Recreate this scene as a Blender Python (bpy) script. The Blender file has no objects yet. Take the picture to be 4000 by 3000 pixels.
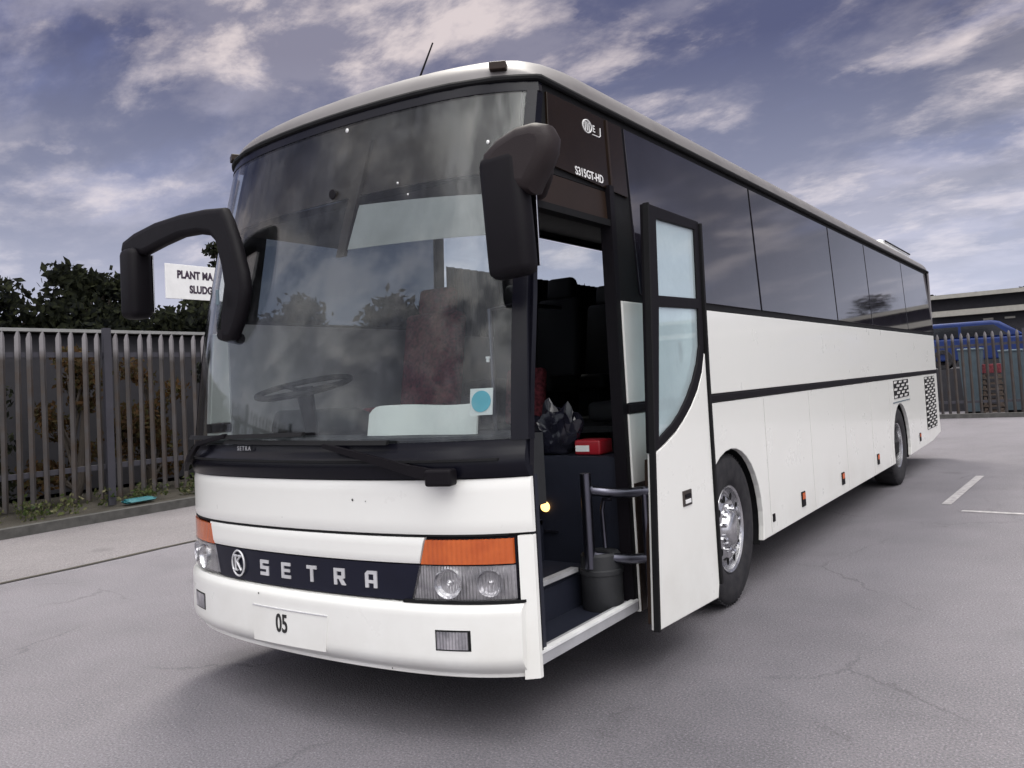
import bpy, bmesh, math, random
from mathutils import Vector, Matrix
from math import sin, cos, pi, radians, sqrt
random.seed(7)
S = bpy.context.scene
COL = S.collection

# ------------------------------------------------------------------ camera
cam_d = bpy.data.cameras.new('camera')
cam = bpy.data.objects.new('camera', cam_d)
COL.objects.link(cam)
S.camera = cam
YAW, PIT, ROLL, FPX, SX, SY, W0 = 0.5801, 0.0440, -0.0566, 1753.41, 88.24, -78.82, 2212.0
fw = Vector((-sin(YAW)*cos(PIT), cos(YAW)*cos(PIT), sin(PIT)))
rt = fw.cross(Vector((0, 0, 1))).normalized()
up = rt.cross(fw)
r2 = cos(ROLL)*rt + sin(ROLL)*up
u2 = -sin(ROLL)*rt + cos(ROLL)*up
M = Matrix((r2, u2, -fw)).transposed().to_4x4()
M.translation = Vector((3.345, -2.679, 1.5865))
cam.matrix_world = M
cam_d.sensor_width = 36
cam_d.sensor_fit = 'HORIZONTAL'
cam_d.lens = FPX/W0*36
cam_d.shift_x = -SX/W0
cam_d.shift_y = SY/W0
cam_d.clip_start = 0.05
cam_d.clip_end = 2000

# ------------------------------------------------------------------ light
SUN_EL, SUN_AZ = radians(58), radians(-38)       # azimuth measured from +Y towards +X
sun_dir = Vector((sin(SUN_AZ)*cos(SUN_EL), cos(SUN_AZ)*cos(SUN_EL), sin(SUN_EL)))
sl = bpy.data.lights.new('sun', 'SUN')
sl.energy = 1.5
sl.angle = radians(18)
sl.color = (1.0, 0.95, 0.86)
so = bpy.data.objects.new('sun', sl)
COL.objects.link(so)
so.rotation_euler = sun_dir.to_track_quat('Z', 'Y').to_euler()
so.location = (0, 0, 40)

S.view_settings.view_transform = 'Standard'
S.view_settings.look = 'None'
S.view_settings.exposure = 0.92
S.view_settings.gamma = 1.0

# ------------------------------------------------------------------ world: clouded sky
w = bpy.data.worlds.new('World')
S.world = w
w.use_nodes = True
nt = w.node_tree
nt.nodes.clear()
def N(t, **k):
    n = nt.nodes.new(t)
    for a, b in k.items():
        setattr(n, a, b)
    return n
def mth(op, a, b=None, clamp=False):
    n = N('ShaderNodeMath', operation=op, use_clamp=clamp)
    for i, v in enumerate((a, b)):
        if v is None: continue
        if isinstance(v, (int, float)): n.inputs[i].default_value = v
        else: nt.links.new(v, n.inputs[i])
    return n.outputs[0]
def ramp(fac, stops, interp='LINEAR'):
    n = N('ShaderNodeValToRGB')
    cr = n.color_ramp
    cr.interpolation = interp
    while len(cr.elements) < len(stops): cr.elements.new(0.5)
    for e, (p, c) in zip(cr.elements, stops):
        e.position = p
        e.color = (c[0], c[1], c[2], 1) if not isinstance(c, (int, float)) else (c, c, c, 1)
    nt.links.new(fac, n.inputs[0])
    return n.outputs[0]
def mixc(fac, a, b):
    n = N('ShaderNodeMix', data_type='RGBA')
    for i, v in ((0, fac), (6, a), (7, b)):
        if isinstance(v, (int, float)): n.inputs[i].default_value = v
        elif isinstance(v, tuple): n.inputs[i].default_value = (*v, 1)
        else: nt.links.new(v, n.inputs[i])
    return n.outputs[2]
sky = N('ShaderNodeTexSky', sky_type='NISHITA', sun_disc=False, sun_elevation=SUN_EL, sun_rotation=SUN_AZ,
        air_density=1.0, dust_density=1.5, ozone_density=3.0)
tc = N('ShaderNodeTexCoord')
sep = N('ShaderNodeSeparateXYZ')
nt.links.new(tc.outputs['Generated'], sep.inputs[0])
dz = mth('ADD', mth('MAXIMUM', sep.outputs[2], 0.0), 0.22)
comb = N('ShaderNodeCombineXYZ')
nt.links.new(mth('DIVIDE', sep.outputs[0], dz), comb.inputs[0])
nt.links.new(mth('DIVIDE', sep.outputs[1], dz), comb.inputs[1])
mp = N('ShaderNodeMapping')
mp.inputs['Rotation'].default_value = (0, 0, radians(28))
mp.inputs['Location'].default_value = (0.4, 1.9, 0)
mp.inputs['Scale'].default_value = (1.1, 1.6, 1)
nt.links.new(comb.outputs[0], mp.inputs[0])
def noise(scale, detail, rough, dist, vec):
    n = N('ShaderNodeTexNoise')
    n.inputs['Scale'].default_value = scale
    n.inputs['Detail'].default_value = detail
    n.inputs['Roughness'].default_value = rough
    n.inputs['Distortion'].default_value = dist
    nt.links.new(vec, n.inputs['Vector'])
    return n.outputs[0]
n1 = noise(1.25, 10, 0.60, 0.15, mp.outputs[0])
n2 = noise(0.85, 9, 0.60, 0.2, mp.outputs[0])
n3 = noise(2.1, 9, 0.62, 0.2, mp.outputs[0])
K = 10.0    # colours below are radiances over the 0.1 background strength
blue = mixc(0.93, sky.outputs[0], (0.050*K, 0.054*K, 0.122*K))
cover = ramp(n1, [(0.42, 0.0), (0.57, 1.0)], 'EASE')
c1 = mixc(cover, blue, (0.205*K, 0.200*K, 0.265*K))
# darker cloud bellies, mostly high in the right half of the view
right = ramp(mth('ADD', mth('MULTIPLY', sep.outputs[0], 1.0), mth('MULTIPLY', sep.outputs[1], 0.25)), [(0.0, 0.45), (0.40, 1.0)], 'EASE')
bel = mth('MULTIPLY', ramp(n2, [(0.37, 0.0), (0.50, 1.0)], 'EASE'), right)
c2 = mixc(mth('MULTIPLY', bel, 0.9), c1, (0.033*K, 0.033*K, 0.050*K))
hl = mth('MULTIPLY', ramp(n3, [(0.46, 0.0), (0.60, 1.0)], 'EASE'), ramp(n1, [(0.46, 0.0), (0.58, 1.0)]))
c3 = mixc(mth('MULTIPLY', hl, 0.8), c2, (0.44*K, 0.385*K, 0.38*K))
# paler towards the horizon
hz = ramp(sep.outputs[2], [(0.0, 1.0), (0.09, 0.80), (0.22, 0.32), (0.38, 0.0)])
c4 = mixc(mth('MULTIPLY', hz, 0.9), c3, (0.36*K, 0.375*K, 0.455*K))
# the bright break in the clouds behind the viewer plus an overhead glow added, out of view, to light the coach
def dotn(v):
    n = N('ShaderNodeVectorMath', operation='DOT_PRODUCT')
    nt.links.new(tc.outputs['Generated'], n.inputs[0])
    n.inputs[1].default_value = Vector(v).normalized()
    return mth('MAXIMUM', n.outputs['Value'], 0.0)
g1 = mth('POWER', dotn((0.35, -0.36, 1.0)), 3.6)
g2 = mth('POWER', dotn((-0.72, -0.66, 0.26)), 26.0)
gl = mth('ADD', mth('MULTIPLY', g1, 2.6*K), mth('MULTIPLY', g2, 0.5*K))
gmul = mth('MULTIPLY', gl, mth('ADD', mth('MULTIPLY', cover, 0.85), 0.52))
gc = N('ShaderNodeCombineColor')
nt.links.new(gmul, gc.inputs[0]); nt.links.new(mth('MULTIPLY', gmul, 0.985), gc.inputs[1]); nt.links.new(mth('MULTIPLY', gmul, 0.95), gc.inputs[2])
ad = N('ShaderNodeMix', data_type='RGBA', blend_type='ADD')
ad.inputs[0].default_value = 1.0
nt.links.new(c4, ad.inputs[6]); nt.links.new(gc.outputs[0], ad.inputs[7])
bg = N('ShaderNodeBackground')
bg.inputs['Strength'].default_value = 0.1
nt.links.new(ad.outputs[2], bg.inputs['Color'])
out = N('ShaderNodeOutputWorld')
nt.links.new(bg.outputs[0], out.inputs['Surface'])

# ------------------------------------------------------------------ material helpers
MATS = {}
class MB:
    """small node-graph builder for one material"""
    def __init__(s, name):
        s.m = bpy.data.materials.new(name); s.m.use_nodes = True
        s.t = s.m.node_tree; s.t.nodes.clear()
        s.out = s.t.nodes.new('ShaderNodeOutputMaterial')
        s.co = s.t.nodes.new('ShaderNodeTexCoord').outputs['Object']
    def n(s, t, **k):
        n = s.t.nodes.new(t)
        for a, b in k.items(): setattr(n, a, b)
        return n
    def set(s, sock, v):
        if isinstance(v, (int, float)): sock.default_value = v
        elif isinstance(v, (tuple, list)): sock.default_value = (*v, 1) if len(v) == 3 and sock.type == 'RGBA' else v
        else: s.t.links.new(v, sock)
    def noise(s, scale, detail=4, rough=0.55, dist=0.0, vec=None, col=False):
        n = s.n('ShaderNodeTexNoise')
        n.inputs['Scale'].default_value = scale; n.inputs['Detail'].default_value = detail
        n.inputs['Roughness'].default_value = rough; n.inputs['Distortion'].default_value = dist
        s.t.links.new(vec or s.co, n.inputs['Vector'])
        return n.outputs[1 if col else 0]
    def map(s, scale=(1, 1, 1), rot=(0, 0, 0), loc=(0, 0, 0)):
        n = s.n('ShaderNodeMapping')
        n.inputs['Scale'].default_value = scale; n.inputs['Rotation'].default_value = rot; n.inputs['Location'].default_value = loc
        s.t.links.new(s.co, n.inputs[0]); return n.outputs[0]
    def ramp(s, fac, stops):
        n = s.n('ShaderNodeValToRGB'); cr = n.color_ramp
        while len(cr.elements) < len(stops): cr.elements.new(0.5)
        for e, (p, c) in zip(cr.elements, stops):
            e.position = p; e.color = (c, c, c, 1) if isinstance(c, (int, float)) else (*c, 1)
        s.t.links.new(fac, n.inputs[0]); return n.outputs[0]
    def mix(s, fac, a, b, blend='MIX'):
        n = s.n('ShaderNodeMix', data_type='RGBA', blend_type=blend)
        s.set(n.inputs[0], fac); s.set(n.inputs[6], a); s.set(n.inputs[7], b); return n.outputs[2]
    def math(s, op, a, b=0.0, clamp=False):
        n = s.n('ShaderNodeMath', operation=op, use_clamp=clamp)
        s.set(n.inputs[0], a); s.set(n.inputs[1], b); return n.outputs[0]
    def bump(s, h, strength=0.3, dist=0.01):
        n = s.n('ShaderNodeBump'); n.inputs['Strength'].default_value = strength; n.inputs['Distance'].default_value = dist
        s.t.links.new(h, n.inputs['Height']); return n.outputs[0]
    def pbr(s, col, rough=0.5, metal=0.0, spec=0.5, normal=None, coat=0.0, emit=None, estr=0.0, alpha=None, trans=0.0):
        p = s.n('ShaderNodeBsdfPrincipled')
        s.set(p.inputs['Base Color'], col); s.set(p.inputs['Roughness'], rough); s.set(p.inputs['Metallic'], metal)
        p.inputs['Specular IOR Level'].default_value = spec
        p.inputs['Coat Weight'].default_value = coat; p.inputs['Coat Roughness'].default_value = 0.05
        p.inputs['Transmission Weight'].default_value = trans
        if normal is not None: s.t.links.new(normal, p.inputs['Normal'])
        if emit is not None:
            s.set(p.inputs['Emission Color'], emit); p.inputs['Emission Strength'].default_value = estr
        return p.outputs[0]
    def done(s, sh):
        s.t.links.new(sh, s.out.inputs['Surface']); MATS[s.m.name] = s.m; return s.m

def simple(name, col, rough=0.5, metal=0.0, spec=0.5, var=0.12, vscale=6.0, bump=0.0, bscale=60.0, coat=0.0):
    b = MB(name)
    n = b.noise(vscale, 5)
    lo = tuple(c*(1-var) for c in col); hi = tuple(min(1, c*(1+var)) for c in col)
    c = b.ramp(n, [(0.3, lo), (0.7, hi)])
    nm = b.bump(b.noise(bscale, 3), bump, 0.01) if bump else None
    r = b.math('ADD', rough-0.04, b.math('MULTIPLY', b.noise(vscale*3, 3), 0.08))
    return b.done(b.pbr(c, r, metal, spec, nm, coat))

# white coachwork paint with faint road grime
b = MB('white_paint')
g = b.noise(3.0, 6, 0.6); g2_ = b.noise(40, 3, 0.6)
sepn = b.n('ShaderNodeSeparateXYZ'); b.t.links.new(b.co, sepn.inputs[0])
low = b.ramp(b.math('ADD', sepn.outputs[2], b.math('MULTIPLY', b.noise(1.1, 5), 0.3)), [(0.45, 1.0), (0.95, 0.12)])
grime = b.math('MULTIPLY', b.math('MULTIPLY', b.ramp(g, [(0.40, 0.0), (0.75, 1.0)]), low), 0.35)
spk = b.math('MULTIPLY', b.ramp(g2_, [(0.72, 0.0), (0.80, 1.0)]), 0.25)
c = b.mix(b.math('ADD', grime, spk), (0.80, 0.80, 0.77), (0.50, 0.47, 0.42))
b.done(b.pbr(c, b.math('ADD', 0.22, b.math('MULTIPLY', g, 0.15)), 0, 0.5, b.bump(b.noise(1.3, 2), 0.10, 0.03), coat=0.4))
simple('roof_paint', (0.17, 0.16, 0.158), 0.45, var=0.15, vscale=2.5)
simple('black_plastic', (0.005, 0.004, 0.006), 0.55, spec=0.16, bump=0.05, bscale=300)
simple('black_gloss', (0.005, 0.005, 0.009), 0.22, spec=0.2)
simple('navy_gloss', (0.008, 0.009, 0.020), 0.3, spec=0.25)
simple('rubber_seal', (0.007, 0.007, 0.008), 0.65, spec=0.2)
simple('interior_dark', (0.008, 0.009, 0.012), 0.7, bump=0.1)
simple('interior_navy', (0.008, 0.010, 0.021), 0.6, bump=0.15, bscale=180)
simple('lining_grey', (0.36, 0.35, 0.36), 0.8)
simple('dash_plastic', (0.022, 0.023, 0.026), 0.6, bump=0.1)
simple('header_brown', (0.022, 0.013, 0.009), 0.4, spec=0.25)
simple('brown_gloss', (0.014, 0.008, 0.005), 0.18, spec=0.3)
simple('ceiling_grey', (0.05, 0.05, 0.05), 0.8)
simple('metal_tube', (0.13, 0.13, 0.16), 0.3, 1.0)
simple('chrome', (0.80, 0.80, 0.82), 0.10, 1.0, var=0.06)
simple('alloy', (0.55, 0.55, 0.57), 0.24, 0.9, var=0.2, vscale=20)
simple('silver_letter', (0.62, 0.62, 0.64), 0.35, 0.3)
simple('white_letter', (0.75, 0.75, 0.75), 0.5)
simple('black_letter', (0.012, 0.012, 0.012), 0.5)
simple('plate_white', (0.70, 0.71, 0.70), 0.35)
simple('bag_plastic', (0.012, 0.012, 0.02), 0.18)
simple('paper_white', (0.86, 0.87, 0.83), 0.75, var=0.05)
simple('step_nosing', (0.42, 0.42, 0.44), 0.45, 0.2, bump=0.2, bscale=200)
simple('mirror_cover', (0.022, 0.016, 0.017), 0.6, spec=0.25, bump=0.1, bscale=120)
simple('marker_orange', (0.55, 0.10, 0.015), 0.25)
simple('red_plastic', (0.28, 0.012, 0.02), 0.35)
simple('red_cloth', (0.16, 0.03, 0.04), 0.9, var=0.7, vscale=40)
simple('blue_disc', (0.10, 0.42, 0.52), 0.5)
b = MB('galvanised')
n_ = b.noise(1.0, 6, 0.6, 0, b.map((9, 9, 1.6)))
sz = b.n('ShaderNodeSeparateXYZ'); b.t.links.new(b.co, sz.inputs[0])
top_lit = b.ramp(b.math('ADD', b.math('MULTIPLY', sz.outputs[2], 0.4), b.math('MULTIPLY', b.noise(3, 3), 0.12)), [(0.90, 0.0), (0.98, 1.0)])  # light caught by the tops of the pales, put into the colour by height
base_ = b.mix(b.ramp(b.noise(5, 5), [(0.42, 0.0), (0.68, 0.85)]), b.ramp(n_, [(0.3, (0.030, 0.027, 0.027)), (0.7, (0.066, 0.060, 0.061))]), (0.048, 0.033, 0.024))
b.done(b.pbr(b.mix(top_lit, base_, (0.20, 0.19, 0.20)), 0.6, 0.2))
simple('fence_post_dark', (0.035, 0.034, 0.045), 0.6)
simple('sign_white', (0.78, 0.78, 0.78), 0.45, var=0.05)
simple('sign_letter', (0.035, 0.02, 0.04), 0.5)
simple('timber', (0.10, 0.075, 0.06), 0.8)
simple('van_blue', (0.010, 0.026, 0.12), 0.5, spec=0.3)
simple('car_glass', (0.01, 0.012, 0.016), 0.08)
simple('shed_dark', (0.028, 0.027, 0.033), 0.8)
simple('fascia_pale', (0.34, 0.325, 0.29), 0.6)
simple('shed_pale', (0.28, 0.28, 0.28), 0.7)
simple('seam_grey', (0.45, 0.44, 0.42), 0.6)
simple('bin_grey', (0.07, 0.10, 0.12), 0.5)
simple('bin_lid', (0.10, 0.14, 0.17), 0.5)
simple('bark', (0.055, 0.045, 0.038), 0.9, bump=0.5, bscale=30)
simple('kerb_stone', (0.07, 0.068, 0.065), 0.85, var=0.3, vscale=8, bump=0.3, bscale=50)
simple('road_paint', (0.33, 0.315, 0.32), 0.7, var=0.35, vscale=14)
simple('litter_teal', (0.02, 0.13, 0.15), 0.5)

# tyre rubber
b = MB('tyre_rubber')
b.done(b.pbr(b.ramp(b.noise(14, 5), [(0.3, (0.012, 0.012, 0.016)), (0.75, (0.035, 0.033, 0.035))]), 0.75, 0, 0.3, b.bump(b.noise(80, 3), 0.2, 0.005)))

# leaves: two greens and an autumn brown, light and dark by clump
def leafmat(name, a, c2_, c3_):
    b = MB(name)
    n = b.noise(1.4, 3); n_ = b.noise(9, 2)
    c = b.mix(b.ramp(n_, [(0.45, 0.0), (0.65, 1.0)]), b.ramp(n, [(0.35, a), (0.65, c2_)]), c3_)
    d = b.n('ShaderNodeBsdfDiffuse'); b.t.links.new(c, d.inputs[0])
    t = b.n('ShaderNodeBsdfTranslucent'); b.t.links.new(c, t.inputs[0])
    m = b.n('ShaderNodeMixShader'); m.inputs[0].default_value = 0.25
    b.t.links.new(d.outputs[0], m.inputs[1]); b.t.links.new(t.outputs[0], m.inputs[2])
    b.done(m.outputs[0])
leafmat('leaf_dark', (0.010, 0.011, 0.012), (0.020, 0.023, 0.016), (0.032, 0.036, 0.020))
leafmat('leaf_green', (0.035, 0.055, 0.018), (0.075, 0.10, 0.03), (0.11, 0.12, 0.05))
leafmat('leaf_brown', (0.045, 0.028, 0.018), (0.085, 0.048, 0.022), (0.05, 0.05, 0.025))
leafmat('weed_green', (0.03, 0.05, 0.018), (0.08, 0.10, 0.035), (0.16, 0.15, 0.09))

# tarmac: aggregate, patches, fine cracks
def tarmac(name, base, tint, crack=1.0):
    b = MB(name)
    big = b.noise(0.28, 5, 0.6); mid = b.noise(2.2, 5, 0.65); fine = b.noise(88, 6, 0.78)
    vor = b.n('ShaderNodeTexVoronoi'); vor.inputs['Scale'].default_value = 120; b.t.links.new(b.co, vor.inputs['Vector'])
    col = b.ramp(big, [(0.3, tuple(x*0.74 for x in base)), (0.7, tuple(x*1.22 for x in base))])
    col = b.mix(b.ramp(mid, [(0.35, 0.0), (0.75, 0.5)]), col, tint)
    col = b.mix(b.ramp(fine, [(0.40, 0.60), (0.49, 0.0)]), col, tuple(x*0.35 for x in base))
    col = b.mix(b.ramp(fine, [(0.54, 0.0), (0.66, 0.85)]), col, tuple(min(1, x*2.1) for x in base))
    stone = b.n('ShaderNodeTexVoronoi'); stone.inputs['Scale'].default_value = 26; b.t.links.new(b.co, stone.inputs['Vector'])
    col = b.mix(b.ramp(stone.outputs['Distance'], [(0.05, 0.55), (0.11, 0.0)]), col, (0.42, 0.40, 0.40))
    # cracks: edges of a distorted coarse cell pattern, broken up by noise
    wv = b.n('ShaderNodeVectorMath', operation='ADD')
    b.t.links.new(b.co, wv.inputs[0])
    nn = b.n('ShaderNodeVectorMath', operation='SCALE'); nn.inputs['Scale'].default_value = 0.5
    b.t.links.new(b.noise(1.3, 6, 0.65, 0, None, True), nn.inputs[0]); b.t.links.new(nn.outputs[0], wv.inputs[1])
    cv = b.n('ShaderNodeTexVoronoi', feature='DISTANCE_TO_EDGE'); cv.inputs['Scale'].default_value = 0.42
    b.t.links.new(wv.outputs[0], cv.inputs['Vector'])
    ck = b.math('MULTIPLY', b.ramp(cv.outputs['Distance'], [(0.0015, 1.0), (0.006, 0.0)]), b.ramp(b.noise(0.9, 3), [(0.46, 0.0), (0.60, 1.0)]))
    ck = b.math('MULTIPLY', ck, crack)
    col = b.mix(ck, col, (0.03, 0.03, 0.035))
    # old oil spots
    oil = b.n('ShaderNodeTexVoronoi'); oil.inputs['Scale'].default_value = 0.8; b.t.links.new(wv.outputs[0], oil.inputs['Vector'])
    col = b.mix(b.math('MULTIPLY', b.ramp(oil.outputs['Distance'], [(0.05, 0.55), (0.16, 0.0)]), b.ramp(big, [(0.45, 0.0), (0.6, 1.0)])), col, tuple(x*0.55 for x in base))
    h = b.math('SUBTRACT', b.math('ADD', b.math('MULTIPLY', fine, 0.7), b.math('MULTIPLY', vor.outputs['Distance'], 0.5)), b.math('MULTIPLY', ck, 1.5))
    b.done(b.pbr(col, 0.85, 0, 0.35, b.bump(h, 0.7, 0.012)))
tarmac('tarmac', (0.166, 0.158, 0.174), (0.204, 0.188, 0.206), 0.32)
tarmac('tarmac_old', (0.175, 0.163, 0.170), (0.20, 0.185, 0.19), 0.2)
tarmac('soil', (0.045, 0.04, 0.032), (0.07, 0.06, 0.045), 0.0)

# windscreen: clear laminated glass with a film of dust and wiper smears
def glass(name, tint, gl_min, dust_sheen_col, dust_sheen_min, dust_sheen_max, ior=1.5, streak=True):
    b = MB(name)
    tr = b.n('ShaderNodeBsdfTransparent'); tr.inputs[0].default_value = (*tint, 1)
    gs = b.n('ShaderNodeBsdfGlossy'); gs.inputs['Roughness'].default_value = 0.015; gs.inputs[0].default_value = (1, 1, 1, 1)
    lw = b.n('ShaderNodeLayerWeight'); lw.inputs['Blend'].default_value = 0.5
    f = b.math('ADD', b.math('MULTIPLY', b.math('POWER', lw.outputs['Facing'], 5.0), 0.96), 0.04+gl_min, True)
    m = b.n('ShaderNodeMixShader'); b.t.links.new(f, m.inputs[0]); b.t.links.new(tr.outputs[0], m.inputs[1]); b.t.links.new(gs.outputs[0], m.inputs[2])
    d = b.n('ShaderNodeBsdfDiffuse'); d.inputs[0].default_value = (*dust_sheen_col, 1)
    n1_ = b.noise(2.2, 6, 0.65, 0.8); n2_ = b.noise(5, 5, 0.7, 0.3, b.map((3.2, 1, 0.55)))
    dm = b.math('MULTIPLY', b.ramp(n1_, [(0.40, 0.05), (0.66, 1.0)]), b.ramp(n2_, [(0.38, 0.10), (0.66, 1.0)]))
    dm = b.math('ADD', dust_sheen_min, b.math('MULTIPLY', dm, dust_sheen_max-dust_sheen_min))
    m2 = b.n('ShaderNodeMixShader'); b.t.links.new(dm, m2.inputs[0]); b.t.links.new(m.outputs[0], m2.inputs[1]); b.t.links.new(d.outputs[0], m2.inputs[2])
    return b.done(m2.outputs[0])
glass('windscreen_glass', (0.84, 0.87, 0.87), -0.010, (0.42, 0.43, 0.48), 0.0, 0.05)
glass('door_glass', (0.74, 0.86, 0.88), 0.18, (0.74, 0.86, 0.90), 0.31, 0.37)  # the sky's reflection in the panes is put into the pale film colour
glass('smoked_glass', (0.40, 0.43, 0.46), 0.0, (0.3, 0.3, 0.3), 0.0, 0.03)
glass('clear_glass', (0.95, 0.97, 0.97), 0.0, (0.6, 0.6, 0.6), 0.0, 0.03)
glass('lamp_glass', (0.92, 0.92, 0.92), 0.02, (0.6, 0.6, 0.6), 0.02, 0.08)
# dark bonded side glass
b = MB('tinted_glass')
b.done(b.pbr(b.ramp(b.noise(2, 3), [(0.3, (0.010, 0.009, 0.014)), (0.7, (0.020, 0.018, 0.026))]), b.math('ADD', 0.02, b.math('MULTIPLY', b.noise(3, 4), 0.05)), 0, 0.9, b.bump(b.noise(0.9, 2), 0.02, 0.05), coat=0.25))
# orange indicator lens: ribbed plastic
b = MB('indicator_lens')
wv = b.n('ShaderNodeTexWave', wave_type='BANDS', bands_direction='X'); wv.inputs['Scale'].default_value = 14; b.t.links.new(b.co, wv.inputs['Vector'])
b.done(b.pbr(b.ramp(b.noise(8, 3), [(0.3, (0.42, 0.075, 0.015)), (0.7, (0.58, 0.125, 0.025))]), 0.22, 0, 0.5, b.bump(wv.outputs['Fac'], 0.25, 0.01), coat=0.5))
# lamp reflector
b = MB('lamp_reflector')
wv = b.n('ShaderNodeTexWave', wave_type='BANDS', bands_direction='X'); wv.inputs['Scale'].default_value = 22; b.t.links.new(b.co, wv.inputs['Vector'])
b.done(b.pbr(b.ramp(b.noise(12, 3), [(0.35, (0.35, 0.35, 0.38)), (0.65, (0.75, 0.74, 0.77))]), 0.28, 0.85, 0.5, b.bump(wv.outputs['Fac'], 0.5, 0.01)))
# lit step lamp
b = MB('step_lamp')
b.done(b.pbr((0.9, 0.55, 0.2), 0.4, emit=(1.0, 0.55, 0.18), estr=1.6))
# checker grille (pressed louvre mesh)
b = MB('vent_mesh')
ck = b.n('ShaderNodeTexChecker'); ck.inputs['Scale'].default_value = 1.0
b.t.links.new(b.map((1, 9, 17)), ck.inputs[0])
b.done(b.pbr(b.mix(ck.outputs['Fac'], (0.02, 0.02, 0.022), (0.62, 0.62, 0.62)), 0.5))

# ------------------------------------------------------------------ mesh helpers
def mesh_obj(name, verts, faces, mat, parent=None, smooth=False):
    me = bpy.data.meshes.new(name)
    me.from_pydata([tuple(v) for v in verts], [], faces)
    bm = bmesh.new(); bm.from_mesh(me)
    bmesh.ops.recalc_face_normals(bm, faces=bm.faces[:])
    bm.to_mesh(me); bm.free()
    me.materials.append(MATS[mat])
    if smooth:
        me.polygons.foreach_set('use_smooth', [True]*len(me.polygons))
        me.set_sharp_from_angle(angle=radians(38))
    o = bpy.data.objects.new(name, me)
    COL.objects.link(o)
    o.parent = parent
    return o
class G:
    """collects shapes that belong to one part"""
    def __init__(s): s.v = []; s.f = []
    def add(s, verts, faces):
        k = len(s.v); s.v += [Vector(v) for v in verts]; s.f += [tuple(i+k for i in f) for f in faces]; return s
    def box(s, c, d, rot=None, bev=0.0):
        bm = bmesh.new(); bmesh.ops.create_cube(bm, size=1.0)
        for v in bm.verts: v.co = Vector((v.co.x*d[0], v.co.y*d[1], v.co.z*d[2]))
        if bev: bmesh.ops.bevel(bm, geom=bm.edges[:], offset=bev, segments=3, profile=0.5, affect='EDGES')
        if rot is not None: bmesh.ops.rotate(bm, verts=bm.verts, matrix=rot)
        bm.verts.index_update()
        s.add([v.co + Vector(c) for v in bm.verts], [[v.index for v in f.verts] for f in bm.faces]); bm.free(); return s
    def tube(s, pts, r, n=10, caps=True):
        pts = [Vector(p) for p in pts]; k = len(s.v); m = len(pts)
        rs = r if isinstance(r, (list, tuple)) else [r]*m
        px = None
        for i, p in enumerate(pts):
            t = (pts[min(i+1, m-1)]-pts[max(i-1, 0)]).normalized()
            a = t.orthogonal().normalized() if px is None else (px - t*px.dot(t)).normalized()
            px = a; bb = t.cross(a)
            for j in range(n):
                q = 2*pi*j/n
                s.v.append(p + (a*cos(q)+bb*sin(q))*rs[i])
        for i in range(m-1):
            for j in range(n):
                s.f.append((k+i*n+j, k+i*n+(j+1) % n, k+(i+1)*n+(j+1) % n, k+(i+1)*n+j))
        if caps:
            s.f.append(tuple(k+j for j in range(n))[::-1]); s.f.append(tuple(k+(m-1)*n+j for j in range(n)))
        return s
    def strap(s, pts, wv, th):
        """flat bar along pts; wv = width vector (half), th = half thickness vector"""
        k = len(s.v)
        W = wv if isinstance(wv, list) else [wv]*len(pts); T = th if isinstance(th, list) else [th]*len(pts)
        for p, a, t in zip(pts, W, T):
            p = Vector(p); a = Vector(a); t = Vector(t)
            s.v += [p-a-t, p+a-t, p+a+t, p-a+t]
        for i in range(len(pts)-1):
            for j in range(4):
                s.f.append((k+4*i+j, k+4*i+(j+1) % 4, k+4*i+4+(j+1) % 4, k+4*i+4+j))
        s.f.append((k, k+1, k+2, k+3)); e = k+4*(len(pts)-1); s.f.append((e, e+1, e+2, e+3)); return s
    def lathe(s, prof, axis='X', c=(0, 0, 0), n=40):
        k = len(s.v); m = len(prof)
        for i in range(n):
            q = 2*pi*i/n
            for (a, r) in prof:
                v = {'X': (a, r*cos(q), r*sin(q)), 'Y': (r*cos(q), a, r*sin(q)), 'Z': (r*cos(q), r*sin(q), a)}[axis]
                s.v.append(Vector(c)+Vector(v))
        for i in range(n):
            for j in range(m-1):
                s.f.append((k+i*m+j, k+((i+1) % n)*m+j, k+((i+1) % n)*m+j+1, k+i*m+j+1))
        return s
    def quad(s, a, b_, c, d): return s.add([a, b_, c, d], [(0, 1, 2, 3)])
    def build(s, name, mat, parent=None, smooth=False): return mesh_obj(name, s.v, s.f, mat, parent, smooth)

def curve_mesh(splines, extrude=0.0, bevel=0.0, bres=2):
    cu = bpy.data.curves.new('c', 'CURVE'); cu.dimensions = '2D'; cu.fill_mode = 'BOTH'
    cu.extrude = extrude; cu.bevel_depth = bevel; cu.offset = -bevel; cu.bevel_resolution = bres
    for pts in splines:
        sp = cu.splines.new('POLY'); sp.points.add(len(pts)-1)
        for q, p in zip(sp.points, pts): q.co = (p[0], p[1], 0, 1)
        sp.use_cyclic_u = True
    o = bpy.data.objects.new('c', cu)
    me = bpy.data.meshes.new_from_object(o)
    bpy.data.objects.remove(o); bpy.data.curves.remove(cu)
    return me
def plate(name, splines, th, mapping, mat, parent, bevel=0.0):
    """flat outline with holes, thickened by th, placed by mapping(u, v, w)"""
    me = curve_mesh(splines, th/2-bevel, bevel)
    vs = [mapping(v.co.x, v.co.y, v.co.z) for v in me.vertices]
    fs = [tuple(p.vertices) for p in me.polygons]
    bpy.data.meshes.remove(me)
    o = mesh_obj(name, vs, fs, mat, parent)
    return o
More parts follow.
